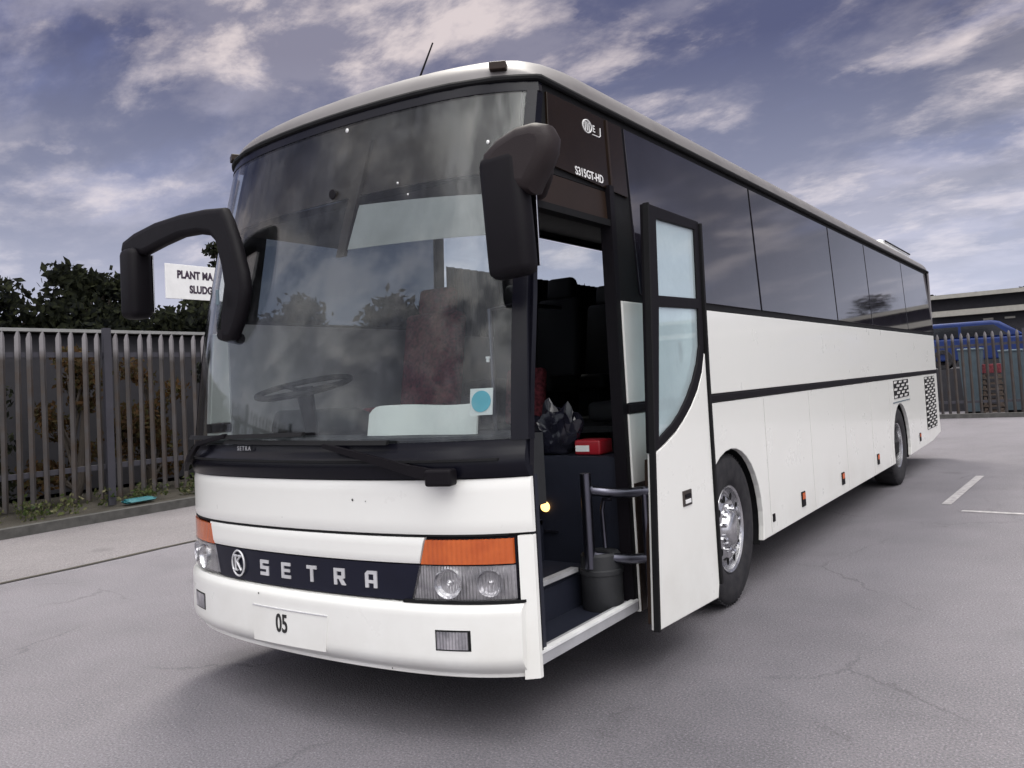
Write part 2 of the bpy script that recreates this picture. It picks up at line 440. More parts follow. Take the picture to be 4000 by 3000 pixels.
def text_obj(name, body, size, mapping, mat, parent, extrude=0.004, squash=1.0, space=1.0, shear=0.0, bold=0.0):
    cu = bpy.data.curves.new('t', 'FONT'); cu.body = body; cu.size = size; cu.extrude = extrude
    cu.align_x = 'CENTER'; cu.align_y = 'CENTER'; cu.space_character = space; cu.shear = shear; cu.offset = bold
    o = bpy.data.objects.new('t', cu)
    me = bpy.data.meshes.new_from_object(o)
    bpy.data.objects.remove(o); bpy.data.curves.remove(cu)
    vs = [mapping(v.co.x*squash, v.co.y, v.co.z) for v in me.vertices]
    fs = [tuple(p.vertices) for p in me.polygons]
    bpy.data.meshes.remove(me)
    return mesh_obj(name, vs, fs, mat, parent)
def thing(name, label, cat, loc=(0, 0, 0), group=None, rz=0.0):
    o = bpy.data.objects.new(name, None); COL.objects.link(o)
    o.empty_display_size = 0.3; o.location = loc; o.rotation_euler = (0, 0, rz)
    o['label'] = label; o['category'] = cat
    if group: o['group'] = group
    return o
def tag(o, label, cat, group=None):
    o['label'] = label; o['category'] = cat
    if group: o['group'] = group
    return o
def struct(name, g, mat, kind='structure', smooth=False):
    o = g.build(name, mat, None, smooth); o['kind'] = kind; return o
def dup(root, loc, label, group=None, rz=None):
    r = root.copy(); COL.objects.link(r); r.location = loc; r['label'] = label
    if group: r['group'] = group
    if rz is not None: r.rotation_euler = (0, 0, rz)
    for ch in list(root.children):
        c = ch.copy(); COL.objects.link(c); c.parent = r
        for gch in list(ch.children):
            d = gch.copy(); COL.objects.link(d); d.parent = c
    return r

# ------------------------------------------------------------------ ground
def sheet(x0, x1, y0_, y1, z, nx=1, ny=1):
    g = G()
    vs = [(x0+(x1-x0)*i/nx, y0_+(y1-y0_)*j/ny, z) for j in range(ny+1) for i in range(nx+1)]
    fs = [(j*(nx+1)+i, j*(nx+1)+i+1, (j+1)*(nx+1)+i+1, (j+1)*(nx+1)+i) for j in range(ny) for i in range(nx)]
    return g.add(vs, fs)
struct('ground', sheet(-600, 600, -600, 600, 0.0), 'tarmac')
# older strip of tarmac along the left fence, with an open joint at its edge
g = G(); random.seed(3)
ys = [-16+i*0.5 for i in range(101)]
edge = [-5.33+0.02*math.sin(y*1.7)+random.uniform(-.015, .015)-0.02*(y-1) for y in ys]
for i in range(100):
    g.quad((-8.32-0.05*(ys[i]-3), ys[i], .004), (edge[i], ys[i], .004), (edge[i+1], ys[i+1], .004), (-8.32-0.05*(ys[i+1]-3), ys[i+1], .004))
struct('path', g, 'tarmac_old')
g = G()
for i in range(100):
    w_ = 0.030+0.018*random.random()
    g.quad((edge[i]-w_, ys[i], .008), (edge[i]+w_, ys[i], .008), (edge[i+1]+w_*.9, ys[i+1], .008), (edge[i+1]-w_*.9, ys[i+1], .008))
struct('tarmac_joint', g, 'soil')
# verge behind a kerb
g = G(); kx = lambda y: -8.30-0.05*(y-3)
g.strap([(kx(y)-.07, y, .065) for y in range(-16, 35)], (.075, 0, 0), (0, 0, .065))
struct('kerb', g, 'kerb_stone')
g = G()
for y in range(-16, 34):
    g.quad((kx(y)-.145, y, .125), (-60, y, .25), (-60, y+1, .25), (kx(y+1)-.145, y+1, .125))
struct('verge', g, 'soil')
# painted bay markings on the right
def line(pts, w2, name='parking_line'):
    g = G()
    for (a, b_) in zip(pts[:-1], pts[1:]):
        a = Vector((*a, 0)); b_ = Vector((*b_, 0)); t = (b_-a).normalized(); n = Vector((-t.y, t.x, 0))*w2
        z = Vector((0, 0, .004))
        g.quad(a-n+z, b_-n+z, b_+n+z, a+n+z)
    return struct(name, g, 'road_paint')
line([(1.93, 7.25), (2.02, 9.75)], .05)
line([(2.13, 6.85), (5.9, 6.42)], .045)
line([(5.2, 9.2), (9.4, 8.7)], .045)
# kerb in front of the rear fence
g = G(); g.strap([(-14, 21.5, .06), (40, 23.6, .06)], (0, .08, 0), (0, 0, .06)); struct('kerb_rear', g, 'kerb_stone')

# ================================================================== THE COACH
coach = thing('coach', 'white touring coach with black grille and open front door', 'coach')
def hw(z): return 1.25-0.05*min(1.0, max(0.0, z-2.0)/1.05)
def rake(z):
    t = max(0.0, (z-1.2)/1.9); return .19*t+.15*t*t
def F(x, z):
    x = abs(x)*1.25/hw(z); return .09*x*x+.035*x**6+rake(z)
def side(u, v, w_=0.0, s=1): return (s*(hw(v)+w_), u, v)

def fpatch(name, q, mat, parent, off=0.0, th=0.02, nx=24, nz=6, bulge=None, smooth=True, g=None):
    """panel on the curved front: q = (bl, br, tr, tl) in (x, z)"""
    own = g is None
    if own: g = G()
    def pt(i, j, back):
        u = i/nx; v = j/nz
        x = (q[0][0]*(1-u)+q[1][0]*u)*(1-v)+(q[3][0]*(1-u)+q[2][0]*u)*v
        z = (q[0][1]*(1-u)+q[1][1]*u)*(1-v)+(q[3][1]*(1-u)+q[2][1]*u)*v
        o = off + (bulge(u, v) if bulge else 0.0)
        return Vector((x, F(x, z)-(o if not back else off-th), z))
    vs = [pt(i, j, 0) for j in range(nz+1) for i in range(nx+1)] + [pt(i, j, 1) for j in range(nz+1) for i in range(nx+1)]
    B = (nx+1)*(nz+1); I = lambda i, j: j*(nx+1)+i
    fs = []
    for j in range(nz):
        for i in range(nx):
            fs.append((I(i, j), I(i+1, j), I(i+1, j+1), I(i, j+1))); fs.append((B+I(i, j), B+I(i, j+1), B+I(i+1, j+1), B+I(i+1, j)))
    for i in range(nx):
        fs.append((I(i, 0), B+I(i, 0), B+I(i+1, 0), I(i+1, 0))); fs.append((I(i, nz), I(i+1, nz), B+I(i+1, nz), B+I(i, nz)))
    for j in range(nz):
        fs.append((I(0, j), I(0, j+1), B+I(0, j+1), B+I(0, j))); fs.append((I(nx, j), B+I(nx, j), B+I(nx, j+1), I(nx, j+1)))
    g.add(vs, fs)
    return g.build(name, mat, parent, smooth) if own else g

# --- front face
soft = lambda k, e=.12: (lambda u, v: -k*max(0, 1-min(v, 1-v)/e)**2)
fpatch('front_backing', ((-1.235, .33), (1.235, .33), (1.235, 1.36), (-1.235, 1.36)), 'rubber_seal', coach, off=-.03, th=.02)
fpatch('front_panel', ((-1.25, .937), (1.25, .937), (1.25, 1.18), (-1.25, 1.18)), 'white_paint', coach, th=.022, nx=40, nz=8, bulge=soft(.008))
fpatch('front_panel', ((-.79, .807), (.762, .807), (.792, .924), (-.82, .924)), 'white_paint', coach, th=.022, nx=30, nz=6, bulge=soft(.006))
for s in (-1, 1):
    a, c = (1.196*s, 1.25*s)
    q = ((min(a, c), .30), (max(a, c), .30), (max(a, c), .925), (min(a, c), .925))
    fpatch('corner_panel', q, 'white_paint', coach, th=.022, nx=6, nz=10)
gp = fpatch('grille_panel', ((-.708, .64), (.708, .64), (.765, .800), (-.765, .800)), 'navy_gloss', coach, off=-.008, th=.015, nx=30)
# bumper: rounded section, standing proud of the body
def bprof(u, v):
    e = abs(2*u-1)
    rnd = -.085*max(0, (.30-v)/.30)**2.2 - .022*max(0, (v-.9)/.1)**2
    return .03 + rnd
bum = fpatch('bumper', ((-1.205, .305), (1.205, .305), (1.210, .632), (-1.210, .632)), 'white_paint', coach, off=0, th=.03, nx=48, nz=18, bulge=bprof)
# headlamps
for s in (-1, 1):
    def Q(*p):
        p = [(s*x, z) for x, z in p]
        return tuple(p) if s > 0 else (p[1], p[0], p[3], p[2])
    hb = fpatch('headlight', Q((.715, .645), (1.185, .645), (1.185, .922), (.800, .920)), 'black_gloss', coach, off=-.016, th=.012, nx=10)
    fpatch('indicator_lens', Q((.772, .806), (1.178, .806), (1.178, .916), (.800, .914)), 'indicator_lens', hb, off=.001, th=.012, nx=12)
    fpatch('reflector', Q((.724, .650), (1.178, .650), (1.178, .797), (.766, .797)), 'lamp_reflector', hb, off=-.012, th=.003, nx=12)
    for (xc, rr, mt, nm) in ((.905, .066, 'chrome', 'main_lamp'), (1.085, .058, 'lamp_reflector', 'dipped_lamp')):
        yc = F(xc, .724)
        gg = G().lathe([(-.008, rr), (-.002, rr*.98), (.010, rr*.90), (.020, rr*.6), (.024, rr*.25), (.010, rr*.18), (.004, .002)], 'Y', (0, 0, 0), 28)
        ang = math.atan2(.18*xc+.21*xc**5, 1)*s
        R = Matrix.Rotation(ang, 3, 'Z')
        gg.v = [R@v + Vector((s*xc, yc-.004, .724)) for v in gg.v]
        gg.build(nm, mt, hb, True)
    fpatch('lamp_cover', Q((.722, .648), (1.180, .648), (1.180, .799), (.766, .799)), 'lamp_glass', hb, off=.002, th=.004, nx=12)
    # fog lamp in the bumper
    fl = fpatch('fog_light', Q((.850, .436), (1.010, .436), (1.010, .526), (.850, .526)), 'rubber_seal', coach, off=.031, th=.02, nx=6)
    fpatch('fog_lens', Q((.858, .443), (.998, .443), (.998, .519), (.858, .519)), 'lamp_reflector', fl, off=.035, th=.01, nx=6)
# shadow gap mouldings
fpatch('front_seam', ((-1.16, .928), (1.16, .928), (1.16, .934), (-1.16, .934)), 'rubber_seal', coach, off=-.004, th=.01, nx=40, nz=1)
fpatch('bumper_seam', ((.68, .634), (1.215, .634), (1.215, .646), (.68, .646)), 'rubber_seal', coach, off=.012, th=.02, nx=10, nz=1)
# number plate and lettering on the front
onF = lambda cx, cz, off: (lambda u, v, w_: (cx+u, F(cx+u, cz+v)-off-w_, cz+v))
np_ = fpatch('number_plate', ((-.330, .362), (.215, .368), (.240, .535), (-.330, .535)), 'white_paint', coach, off=.033, th=.006, nx=12)
text_obj('plate_number', '05', .125, onF(-.095, .465, .0345), 'black_letter', np_, .0015, .74, 1.0, 0, .002)
fpatch('plate_trim', ((-.335, .537), (.235, .537), (.235, .541), (-.335, .541)), 'silver_letter', np_, off=.036, th=.008, nx=10, nz=1)
t_ = .22; w_l = .80
GLY = {'S': [[(0, 0), (w_l, 0), (w_l, .61), (t_, .61), (t_, .79), (w_l, .79), (w_l, 1), (0, 1), (0, .40), (w_l-t_, .40), (w_l-t_, .21), (0, .21)]],
       'E': [[(0, 0), (w_l, 0), (w_l, .20), (t_, .20), (t_, .41), (w_l*.92, .41), (w_l*.92, .60), (t_, .60), (t_, .80), (w_l, .80), (w_l, 1), (0, 1)]],
       'T': [[(w_l/2-t_/2, 0), (w_l/2+t_/2, 0), (w_l/2+t_/2, .79), (w_l, .79), (w_l, 1), (0, 1), (0, .79), (w_l/2-t_/2, .79)]],
       'R': [[(0, 0), (t_, 0), (t_, .36), (.36, .36), (.58, 0), (.86, 0), (.62, .37), (w_l, .42), (w_l, 1), (0, 1)], [(t_, .55), (t_, .81), (w_l-t_, .81), (w_l-t_, .55)]],
       'A': [[(0, 0), (t_, 0), (t_, .27), (w_l-t_, .27), (w_l-t_, 0), (w_l, 0), (w_l, 1), (.16, 1), (0, .84)], [(t_, .45), (t_, .80), (w_l-t_, .80), (w_l-t_, .45)]]}
for ch, x in zip('SETRA', (-.272, -.095, .098, .287, .486)):
    hh = .078
    lt = plate('letter', [[((u-.4)*hh*1.12, (v-.5)*hh) for u, v in sp] for sp in GLY[ch]], .008, onF(x, .722, -.007), 'silver_letter', gp)
    lt['label'] = 'silver letter %s on the black grille panel' % ch
# emblem: ring with a K
g = G()
ring = [(cos(2*pi*i/32)*.058-.500, sin(2*pi*i/32)*.066+.727) for i in range(33)]
g.tube([(x, F(x, z)-.004, z) for x, z in ring], .005, 6, False)
for (a, b_) in (((-.525, .765), (-.525, .690)), ((-.525, .725), (-.478, .765)), ((-.512, .735), (-.472, .690)), ((-.540, .765), (-.505, .765)), ((-.540, .690), (-.507, .690)), ((-.495, .765), (-.466, .765))):
    g.tube([(a[0], F(a[0], a[1])-.004, a[1]), (b_[0], F(b_[0], b_[1])-.004, b_[1])], .006, 6)
g.build('emblem', 'silver_letter', gp)
# small paint chips on the front panel
g = G()
for (x, z, r) in ((.40, 1.09, .006), (.48, 1.085, .003), (-.28, .60, .005), (.62, .34, .004), (-.1, .99, .002)):
    o_ = .031 if z < .64 else .001
    G().lathe([(-.001, r), (-.0015, .0005)], 'Y', (x, F(x, z)-o_, z), 8).build('paint_chip', 'black_letter', coach)

# --- black cowl below the windscreen, wipers
cowl = fpatch('cowl_panel', ((-1.25, 1.186), (1.25, 1.186), (1.235, 1.350), (-1.235, 1.350)), 'black_gloss', coach, off=.002, th=.03, nx=40, nz=8, bulge=lambda u, v: .020*sin(pi*min(1, v*1.2)))
fpatch('cowl_edge', ((-1.10, 1.272), (1.15, 1.262), (1.15, 1.272), (-1.10, 1.282)), 'rubber_seal', cowl, off=.034, th=.02, nx=30, nz=1)
text_obj('cowl_lettering', 'SETRA', .032, onF(-.40, 1.335, .020), 'silver_letter', cowl, .001, 1.1, 1.35)
def onf(x, z, o): return Vector((x, F(x, z)-o, z))
g = G()
g.strap([onf(.93, 1.20, .05), onf(.78, 1.235, .06), onf(.36, 1.335, .065), onf(.27, 1.35, .055)], [(.0, 0, .030), (0, 0, .022), (0, 0, .012), (0, 0, .010)], (0, .012, 0))
wp = g.build('wiper', 'black_plastic', coach)
G().box(onf(.93, 1.20, .055), (.13, .07, .075), Matrix.Rotation(radians(14), 3, 'Z'), .012).build('wiper_pivot', 'black_plastic', wp)
G().strap([onf(x, 1.365-.012*x, .035) for x in [-.56+i*.1 for i in range(13)]], (0, .006, .010), (0, .010, 0)).build('wiper_blade', 'rubber_seal', wp)
g = G()
g.strap([onf(-1.15, 1.215, .05), onf(-1.02, 1.27, .055), onf(-.86, 1.36, .05), onf(-.55, 1.405, .045)], [(0, 0, .024), (0, 0, .018), (0, 0, .012), (0, 0, .010)], (0, .012, 0))
wp = g.build('wiper', 'black_plastic', coach)
G().strap([onf(x, 1.392+.014*(x+.9), .035) for x in [-1.10+i*.1 for i in range(13)]], (0, .006, .010), (0, .010, 0)).build('wiper_blade', 'rubber_seal', wp)

# --- windscreen and its surround
ws = fpatch('windscreen', ((-1.225, 1.352), (1.184, 1.352), (1.155, 3.04), (-1.185, 3.04)), 'windscreen_glass', coach, off=0.0, th=.008, nx=48, nz=30)
g = G()
fpatch('', ((-1.205, 3.020), (1.205, 3.020), (1.195, 3.085), (-1.195, 3.085)), '', None, off=.004, th=.03, nx=40, nz=3, g=g)
fpatch('', ((1.186, 1.345), (1.248, 1.345), (1.200, 3.02), (1.160, 3.02)), '', None, off=.006, th=.05, nx=5, nz=24, g=g)
fpatch('', ((-1.248, 1.345), (-1.215, 1.345), (-1.175, 3.02), (-1.200, 3.02)), '', None, off=.006, th=.05, nx=5, nz=24, g=g)
g.build('windscreen_frame', 'black_gloss', coach, True)
# sun blind, slanting dark bar and small fixings seen through the glass
g = G()
fpatch('', ((.22, 2.33), (1.12, 2.30), (1.12, 2.50), (.27, 2.56)), '', None, off=-.05, th=.006, nx=10, nz=2, g=g)
g.build('sun_blind', 'shed_pale', coach)
g = G(); g.strap([onf(.255, 2.92, -.06), onf(.215, 2.6, -.06), onf(.17, 2.3, -.06)], [(.040, 0, 0), (.034, 0, 0), (.030, 0, 0)], (0, .01, 0)); g.build('slant_bar', 'header_brown', coach)
g = G(); c0 = onf(.125, 2.635, .003); g.lathe([(-.004, .028), (-.008, .024), (-.009, .001)], 'Y', c0, 20); g.build('sensor_disc', 'black_plastic', coach)
g = G()
for (x, z, r) in ((.161, 2.985, .012), (1.02, 2.76, .010), (.56, 2.62, .006), (.63, 2.55, .005)):
    G().lathe([(-.002, r), (-.006, r*.6), (-.007, .001)], 'Y', onf(x, z, .0), 12).build('glass_fixing', 'white_letter', coach)
# round permit sticker inside the corner of the screen
st = fpatch('permit_sticker', ((1.010, 1.462), (1.104, 1.462), (1.104, 1.582), (1.010, 1.582)), 'plate_white', coach, off=-.012, th=.003, nx=5, nz=5)
plate('sticker_disc', [[(.040*cos(2*pi*i/28), .048*sin(2*pi*i/28)) for i in range(28)]], .002, onF(1.058, 1.524, -.010), 'blue_disc', st)
g = G(); g.box(onf(1.076, 1.72, -.02), (.022, .006, .010)); g.box(onf(1.076, 1.708, -.02), (.014, .006, .018)); g.build('permit_clip', 'white_letter', coach)

# --- roof: one shell, rounded over the front and the sides
ZG, YR = 3.09, 12.25
prof_x = [0, .2, .4, .6, .75, .86, .94, 1.00, 1.05, 1.10, 1.14, 1.17, 1.19, 1.20]
def ztop(x):
    d = 1.20-abs(x)
    t = min(1, d/.27); e = .21*sqrt(max(0, 1-(1-t)**2))
    return ZG+e+.035*(1-(abs(x)/1.2)**2)
xs = [-x for x in prof_x[::-1]][:-1]+prof_x
ds = [0, .01, .03, .06, .10, .16, .24, .34, .46, .60, 1.0, 2, 4, 6, 8, 10, 11.2]
vs = []; fs = []
for d in ds:
    for x in xs:
        y = F(x, 3.085)+d
        t = min(1, d/.6); e = sqrt(max(0, 1-(1-t)**2))
        vs.append((x, min(y, YR), ZG+(ztop(x)-ZG)*e))
vs += [(x, YR, ZG+(ztop(x)-ZG)) for x in xs] + [(x, YR+.06, ZG-.1) for x in xs]
nx = len(xs)
for j in range(len(ds)+1):
    for i in range(nx-1): fs.append((j*nx+i, j*nx+i+1, (j+1)*nx+i+1, (j+1)*nx+i))
roof = mesh_obj('roof', vs, fs, 'roof_paint', coach, True)
# dark gutter all the way round
g = G()
pts = [Vector((1.207, YR, 3.10)), Vector((1.207, 6, 3.085))]+[Vector((x*1.004, F(min(x, 1.2), 3.085)-.006, 3.088)) for x in (1.2, 1.19, 1.16, 1.1, 1.0, .8, .6, .4, .2, 0)]
pts += [Vector((-p.x, p.y, p.z)) for p in pts[:-1][::-1]]
g.tube(pts, .017, 8); g.build('gutter_rail', 'rubber_seal', coach, True)
g = G().box((1.02, F(1.02, 3.07)+.04, 3.155), (.085, .10, .042), Matrix.Rotation(radians(28), 3, 'Z'), .006); g.build('roof_marker', 'header_brown', coach)
g = G().box((-1.10, F(1.1, 3.07)+.03, 3.135), (.085, .10, .042), Matrix.Rotation(radians(-28), 3, 'Z'), .006); g.build('roof_marker', 'header_brown', coach)
g = G().tube([(-.235, 1.3, 3.27), (-.22, 1.3, 3.34), (-.19, 1.3, 3.645), (-.062, 1.3, 3.845)], [.016, .007, .006, .005], 8)
g = G().tube([(-.42, 1.3, 3.27), (-.30, 1.3, 3.47), (-.19, 1.3, 3.645), (-.062, 1.3, 3.845)], [.012, .008, .007, .005], 8)
g.build('aerial', 'rubber_seal', coach)
pod = G().box((0, 11.15, 3.37), (1.9, 2.2, .16), None, .05).build('roof_pod', 'white_paint', coach, True)
G().box((.962, 11.15, 3.425), (.012, 2.05, .020)).build('pod_seal', 'rubber_seal', pod)

# --- right (door) side: lower skirt and waist panels with the wheel arches cut out
YD0, YD1 = .285, 1.235                  # doorway
FWY, RWY = 2.69, 8.78
def arch(yc, r, zc, zb):
    a0 = math.asin((zc-zb)/r) if zc > zb else 0
    return [(yc+r*cos(a), zc+r*sin(a)) for a in [(-a0)+(pi+2*a0)*i/20 for i in range(21)]]
ZC = .50
def lower_outline(y_front, zfun_front=None):
    pts = [(y_front, .335)]
    pts += [p for p in arch(FWY, .565, ZC, .335)[::-1]]
    pts += [p for p in arch(RWY, .565, ZC, .335)[::-1]]
    pts += [(11.2, .36), (12.03, .43), (12.03, 1.395), (y_front, 1.395)]
    return pts
mapR = lambda u, v, w_: (hw(v)-.022+w_, u, v)
mapL = lambda u, v, w_: (-hw(v)+.022+w_, u, v)
skirt = plate('side_skirt', [lower_outline(YD1)], .044, mapR, 'white_paint', coach, .006)
waist = plate('waist_panel', [[(YD1, 1.455), (12.03, 1.455), (12.03, 2.015), (YD1, 2.015)]], .044, mapR, 'white_paint', coach, .006)
plate('waist_trim', [[(YD1, 1.400), (12.03, 1.400), (12.03, 1.450), (YD1, 1.450)]], .060, mapR, 'black_plastic', coach, .008)
sk2 = plate('side_skirt', [lower_outline(.36)], .044, mapL, 'white_paint', coach, .006)
plate('waist_panel', [[(.36, 1.455), (12.03, 1.455), (12.03, 2.015), (.40, 2.015)]], .044, mapL, 'white_paint', coach, .006)
plate('waist_trim', [[(.36, 1.400), (12.03, 1.400), (12.03, 1.450), (.36, 1.450)]], .060, mapL, 'black_plastic', coach, .008)
# thin shut lines of the luggage doors, proud rubber by 1 mm
for y in (3.42, 4.62, 5.85, 7.05, 8.1):
    G().box((1.2495, y, .87), (.004, .005, 1.02)).build('luggage_door_seam', 'seam_grey', skirt)
# arch lining and liners
for (yc, o_) in ((FWY, skirt), (RWY, skirt)):
    g = G(); pr = [(y, z) for y, z in arch(yc, .575, ZC, .30)]
    vs = [(1.215, y, z) for y, z in pr]+[(.72, y, z) for y, z in pr]; n_ = len(pr)
    g.add(vs, [(i, i+1, n_+i+1, n_+i) for i in range(n_-1)])
    g.add([(.72, y, z) for y, z in pr], [tuple(range(n_))])
    g.build('wheel_arch', 'rubber_seal', o_)
# dark belt, bonded side windows, header strip
win = [(1.47, 3.52), (3.56, 5.86), (5.90, 7.48), (7.52, 9.80), (9.84, 12.12)]
plate('window_band', [[(1.235, 2.018), (12.06, 2.018), (12.06, 3.085), (.62, 3.085), (.56, 2.62), (1.235, 2.62)]], .03, lambda u, v, w_: (hw(v)-.028+w_, u, v), 'rubber_seal', coach)
for (a, b_) in win:
    wn = plate('side_window', [[(a, 2.065), (b_, 2.065), (b_, 3.035), (a, 3.035)]], .012, lambda u, v, w_: (hw(v)-.007+w_, u, v), 'tinted_glass', coach, .002)
# destination panel over the door
dp = plate('destination_panel', [[(.63, 2.66), (1.435, 2.62), (1.435, 3.035), (.665, 3.035)]], .016, lambda u, v, w_: (hw(v)-.006+w_, u, v), 'brown_gloss', coach, .003)
plate('panel_frame', [[(1.225, 2.57), (1.245, 2.57), (1.262, 3.03), (1.242, 3.03)]], .012, lambda u, v, w_: (hw(v)+.004+w_, u, v), 'header_brown', dp)
onS = lambda cy, cz, off, sl=0.0: (lambda u, v, w_: (hw(cz+v)+off+w_, cy+u, cz+v+sl*u))
text_obj('model_lettering', 'S315GT-HD', .062, onS(1.01, 2.672, .004), 'white_letter', dp, .001, .92, 1.0, 0, .001)
g = G(); r0 = .034; cy_, cz_ = 1.035, 2.945
g.tube([(hw(2.945)+.004, cy_+.045*cos(2*pi*i/24), cz_+r0*sin(2*pi*i/24)) for i in range(25)], .004, 6, False)
for dy in (-.02, 0, .02): g.box((hw(2.945)+.004, cy_+dy, cz_), (.003, .007, .05))
g.tube([(hw(2.9)+.004, cy_+.05, cz_-.034), (hw(2.9)+.004, cy_+.12, cz_-.034), (hw(2.9)+.004, cy_+.135, cz_-.025), (hw(2.9)+.004, cy_+.135, cz_+.02)], .003, 6)
g.build('panel_emblem', 'white_letter', dp)
text_obj('panel_letter', 'E', .055, onS(1.105, 2.945, .004), 'white_letter', dp, .001)
# offside windows (clear: the sky shows through them from inside)
plate('window_band', [[(.47, 2.018), (12.06, 2.018), (12.06, 3.072), (.66, 3.072)], [(.72, 2.10), (2.5, 2.10), (2.5, 3.02), (.86, 3.02)], [(2.6, 2.10), (5.60, 2.10), (5.60, 3.06), (2.6, 3.06)]], .03, lambda u, v, w_: (-hw(v)+.028+w_, u, v), 'rubber_seal', coach)
for (a, b_) in ((.72, 2.5), (2.6, 5.45)):
    plate('side_window', [[(a-.03, 2.07), (b_+.03, 2.07), (b_+.03, 3.05), (a+.08, 3.05)]], .008, lambda u, v, w_: (-hw(v)+.004+w_, u, v), 'smoked_glass' if a < 1 else 'clear_glass', coach)
for (a, b_) in win[2:]:
    plate('side_window', [[(a, 2.065), (b_, 2.065), (b_, 3.035), (a, 3.035)]], .012, lambda u, v, w_: (-hw(v)+.007+w_, u, v), 'tinted_glass', coach, .002)
g = G()
for i in range(60):
    y0_ = 2.58+i*.052; xx = -1.165+.012*((-1)**i)
    g.quad((xx, y0_, 2.04), (-1.165-.012*((-1)**i), y0_+.052, 2.04), (-1.150-.012*((-1)**i), y0_+.052, 2.63), (xx+.015, y0_, 2.63))
g.build('sky_screen', 'interior_dark', coach)  # pleated screen added to block the offside sky and darken the doorway
# rear end and floor pan
g = G(); pr = [(1.245, .43), (1.245, 2.0), (1.20, 3.05), (-1.20, 3.05), (-1.245, 2.0), (-1.245, .43)]
g.add([(x, 12.03+.03, z) for x, z in pr]+[(x*.985, 12.13, z) for x, z in pr], [(0, 1, 7, 6), (1, 2, 8, 7), (2, 3, 9, 8), (3, 4, 10, 9), (4, 5, 11, 10), (5, 0, 6, 11), (6, 7, 8, 9, 10, 11)])
g.build('rear_panel', 'white_paint', coach)
G().box((1.21, 12.115, 2.62), (.05, .05, .92), None, .012).build('rear_pillar_trim', 'black_plastic', coach)
G().box((1.228, 12.075, 2.55), (.030, .03, 1.02), None, .008).build('rear_pillar', 'galvanised', coach)
g = G(); g.box((0, 6.65, .47), (2.30, 10.6, .12)); g.box((-.4, .80, .42), (1.5, 1.0, .08)); g.build('floor_pan', 'rubber_seal', coach)
# side repeaters
for (y, z, h) in ((4.26, .487, .125), (5.607, .487, .12), (7.234, .50, .12), (10.08, .51, .12)):
    mk = G().box((1.254, y, z), (.012, .10, h), None, .004).build('side_marker', 'black_plastic', coach)
    G().box((1.259, y, z+h*.2), (.010, .075, h*.42), None, .003).build('marker_lens', 'marker_orange', mk)
G().box((1.252, 3.48, .46), (.010, .05, .06), None, .003).build('skirt_catch', 'black_plastic', coach)
# engine vents
for (a, b_, z0, z1) in ((8.42, 9.42, 1.14, 1.37), (10.78, 11.72, .56, 1.36)):
    vt = plate('air_vent', [[(a, z0), (b_, z0), (b_, z1), (a, z1)]], .012, lambda u, v, w_: (1.252+w_, u, v), 'rubber_seal', coach)
    g = G()
    nz_ = max(4, int((z1-z0)/.042)); ny_ = 6 if b_-a > .95 else 5
    for j in range(nz_):
        for i in range(ny_):
            if (i+j) % 2 == 0:
                g.box((1.261, a+(i+.5)*(b_-a)/ny_, z0+(j+.5)*(z1-z0)/nz_), (.008, (b_-a)/ny_*.96, (z1-z0)/nz_*.62), Matrix.Rotation(radians(20), 3, 'Y'))
    g.build('vent_louvre', 'white_paint', vt)
G().box((1.252, 8.9, 1.09), (.008, 1.15, .012)).build('vent_drip_rail', 'bin_lid', coach)

# --- wheels
def wheel(y, x, s, rear=False, steer=0.0):
    e = bpy.data.objects.new('wheel', None); COL.objects.link(e); e.parent = coach
    e.empty_display_size = .2
    e.location = (x, y, .515); e.rotation_euler = (0, 0, steer if s > 0 else pi+steer)
    T = [(-.14, .30), (-.15, .40), (-.15, .46), (-.13, .50), (-.09, .513), (0, .515), (.09, .513), (.125, .502), (.145, .475), (.150, .42), (.147, .36), (.135, .315), (.12, .30)]
    t = G().lathe(T, 'X', n=56)
    for k in range(70):
        q = 2*pi*k/70
        t.box((.103, .509*cos(q), .509*sin(q)), (.045, .010, .016), Matrix.Rotation(q, 3, 'X'))
    t.build('tyre', 'tyre_rubber', e, True)
    if rear: R = [(.115, .302), (.128, .292), (.118, .278), (.02, .270), (-.03, .25), (-.04, .20), (-.03, .16), (.03, .145), (.05, .12), (.055, .002)]
    else: R = [(.115, .302), (.130, .294), (.120, .280), (.075, .268), (.070, .255), (.105, .225), (.125, .180), (.118, .150), (.112, .128), (.150, .115), (.165, .095), (.168, .002)]
    r = G().lathe(R, 'X', n=56).build('rim', 'alloy', e, True)
    g = G()
    for k in range(10):
        q = 2*pi*k/10
        if not rear:
            c = Vector((.108, .222*cos(q), .222*sin(q)))
            G().lathe([(.013, .026), (.010, .022), (.004, .001)], 'X', c, 14).build('rim_hole', 'rubber_seal', e)
    g = G()
    for k in range(10):
        q = 2*pi*(k+.5)/10; rr = .152 if not rear else .165
        a = .118 if not rear else -.02
        G().lathe([(a, .017), (a+.035, .015), (a+.042, .001)], 'X', (0, rr*cos(q), rr*sin(q)), 6).build('wheel_nut', 'chrome', e)
    return e
wheel(FWY, 1.075, 1, False, radians(3))
wheel(FWY, -1.075, -1, False, radians(3))
wheel(RWY, 1.06, 1, True)
wheel(RWY, -1.06, -1, True)

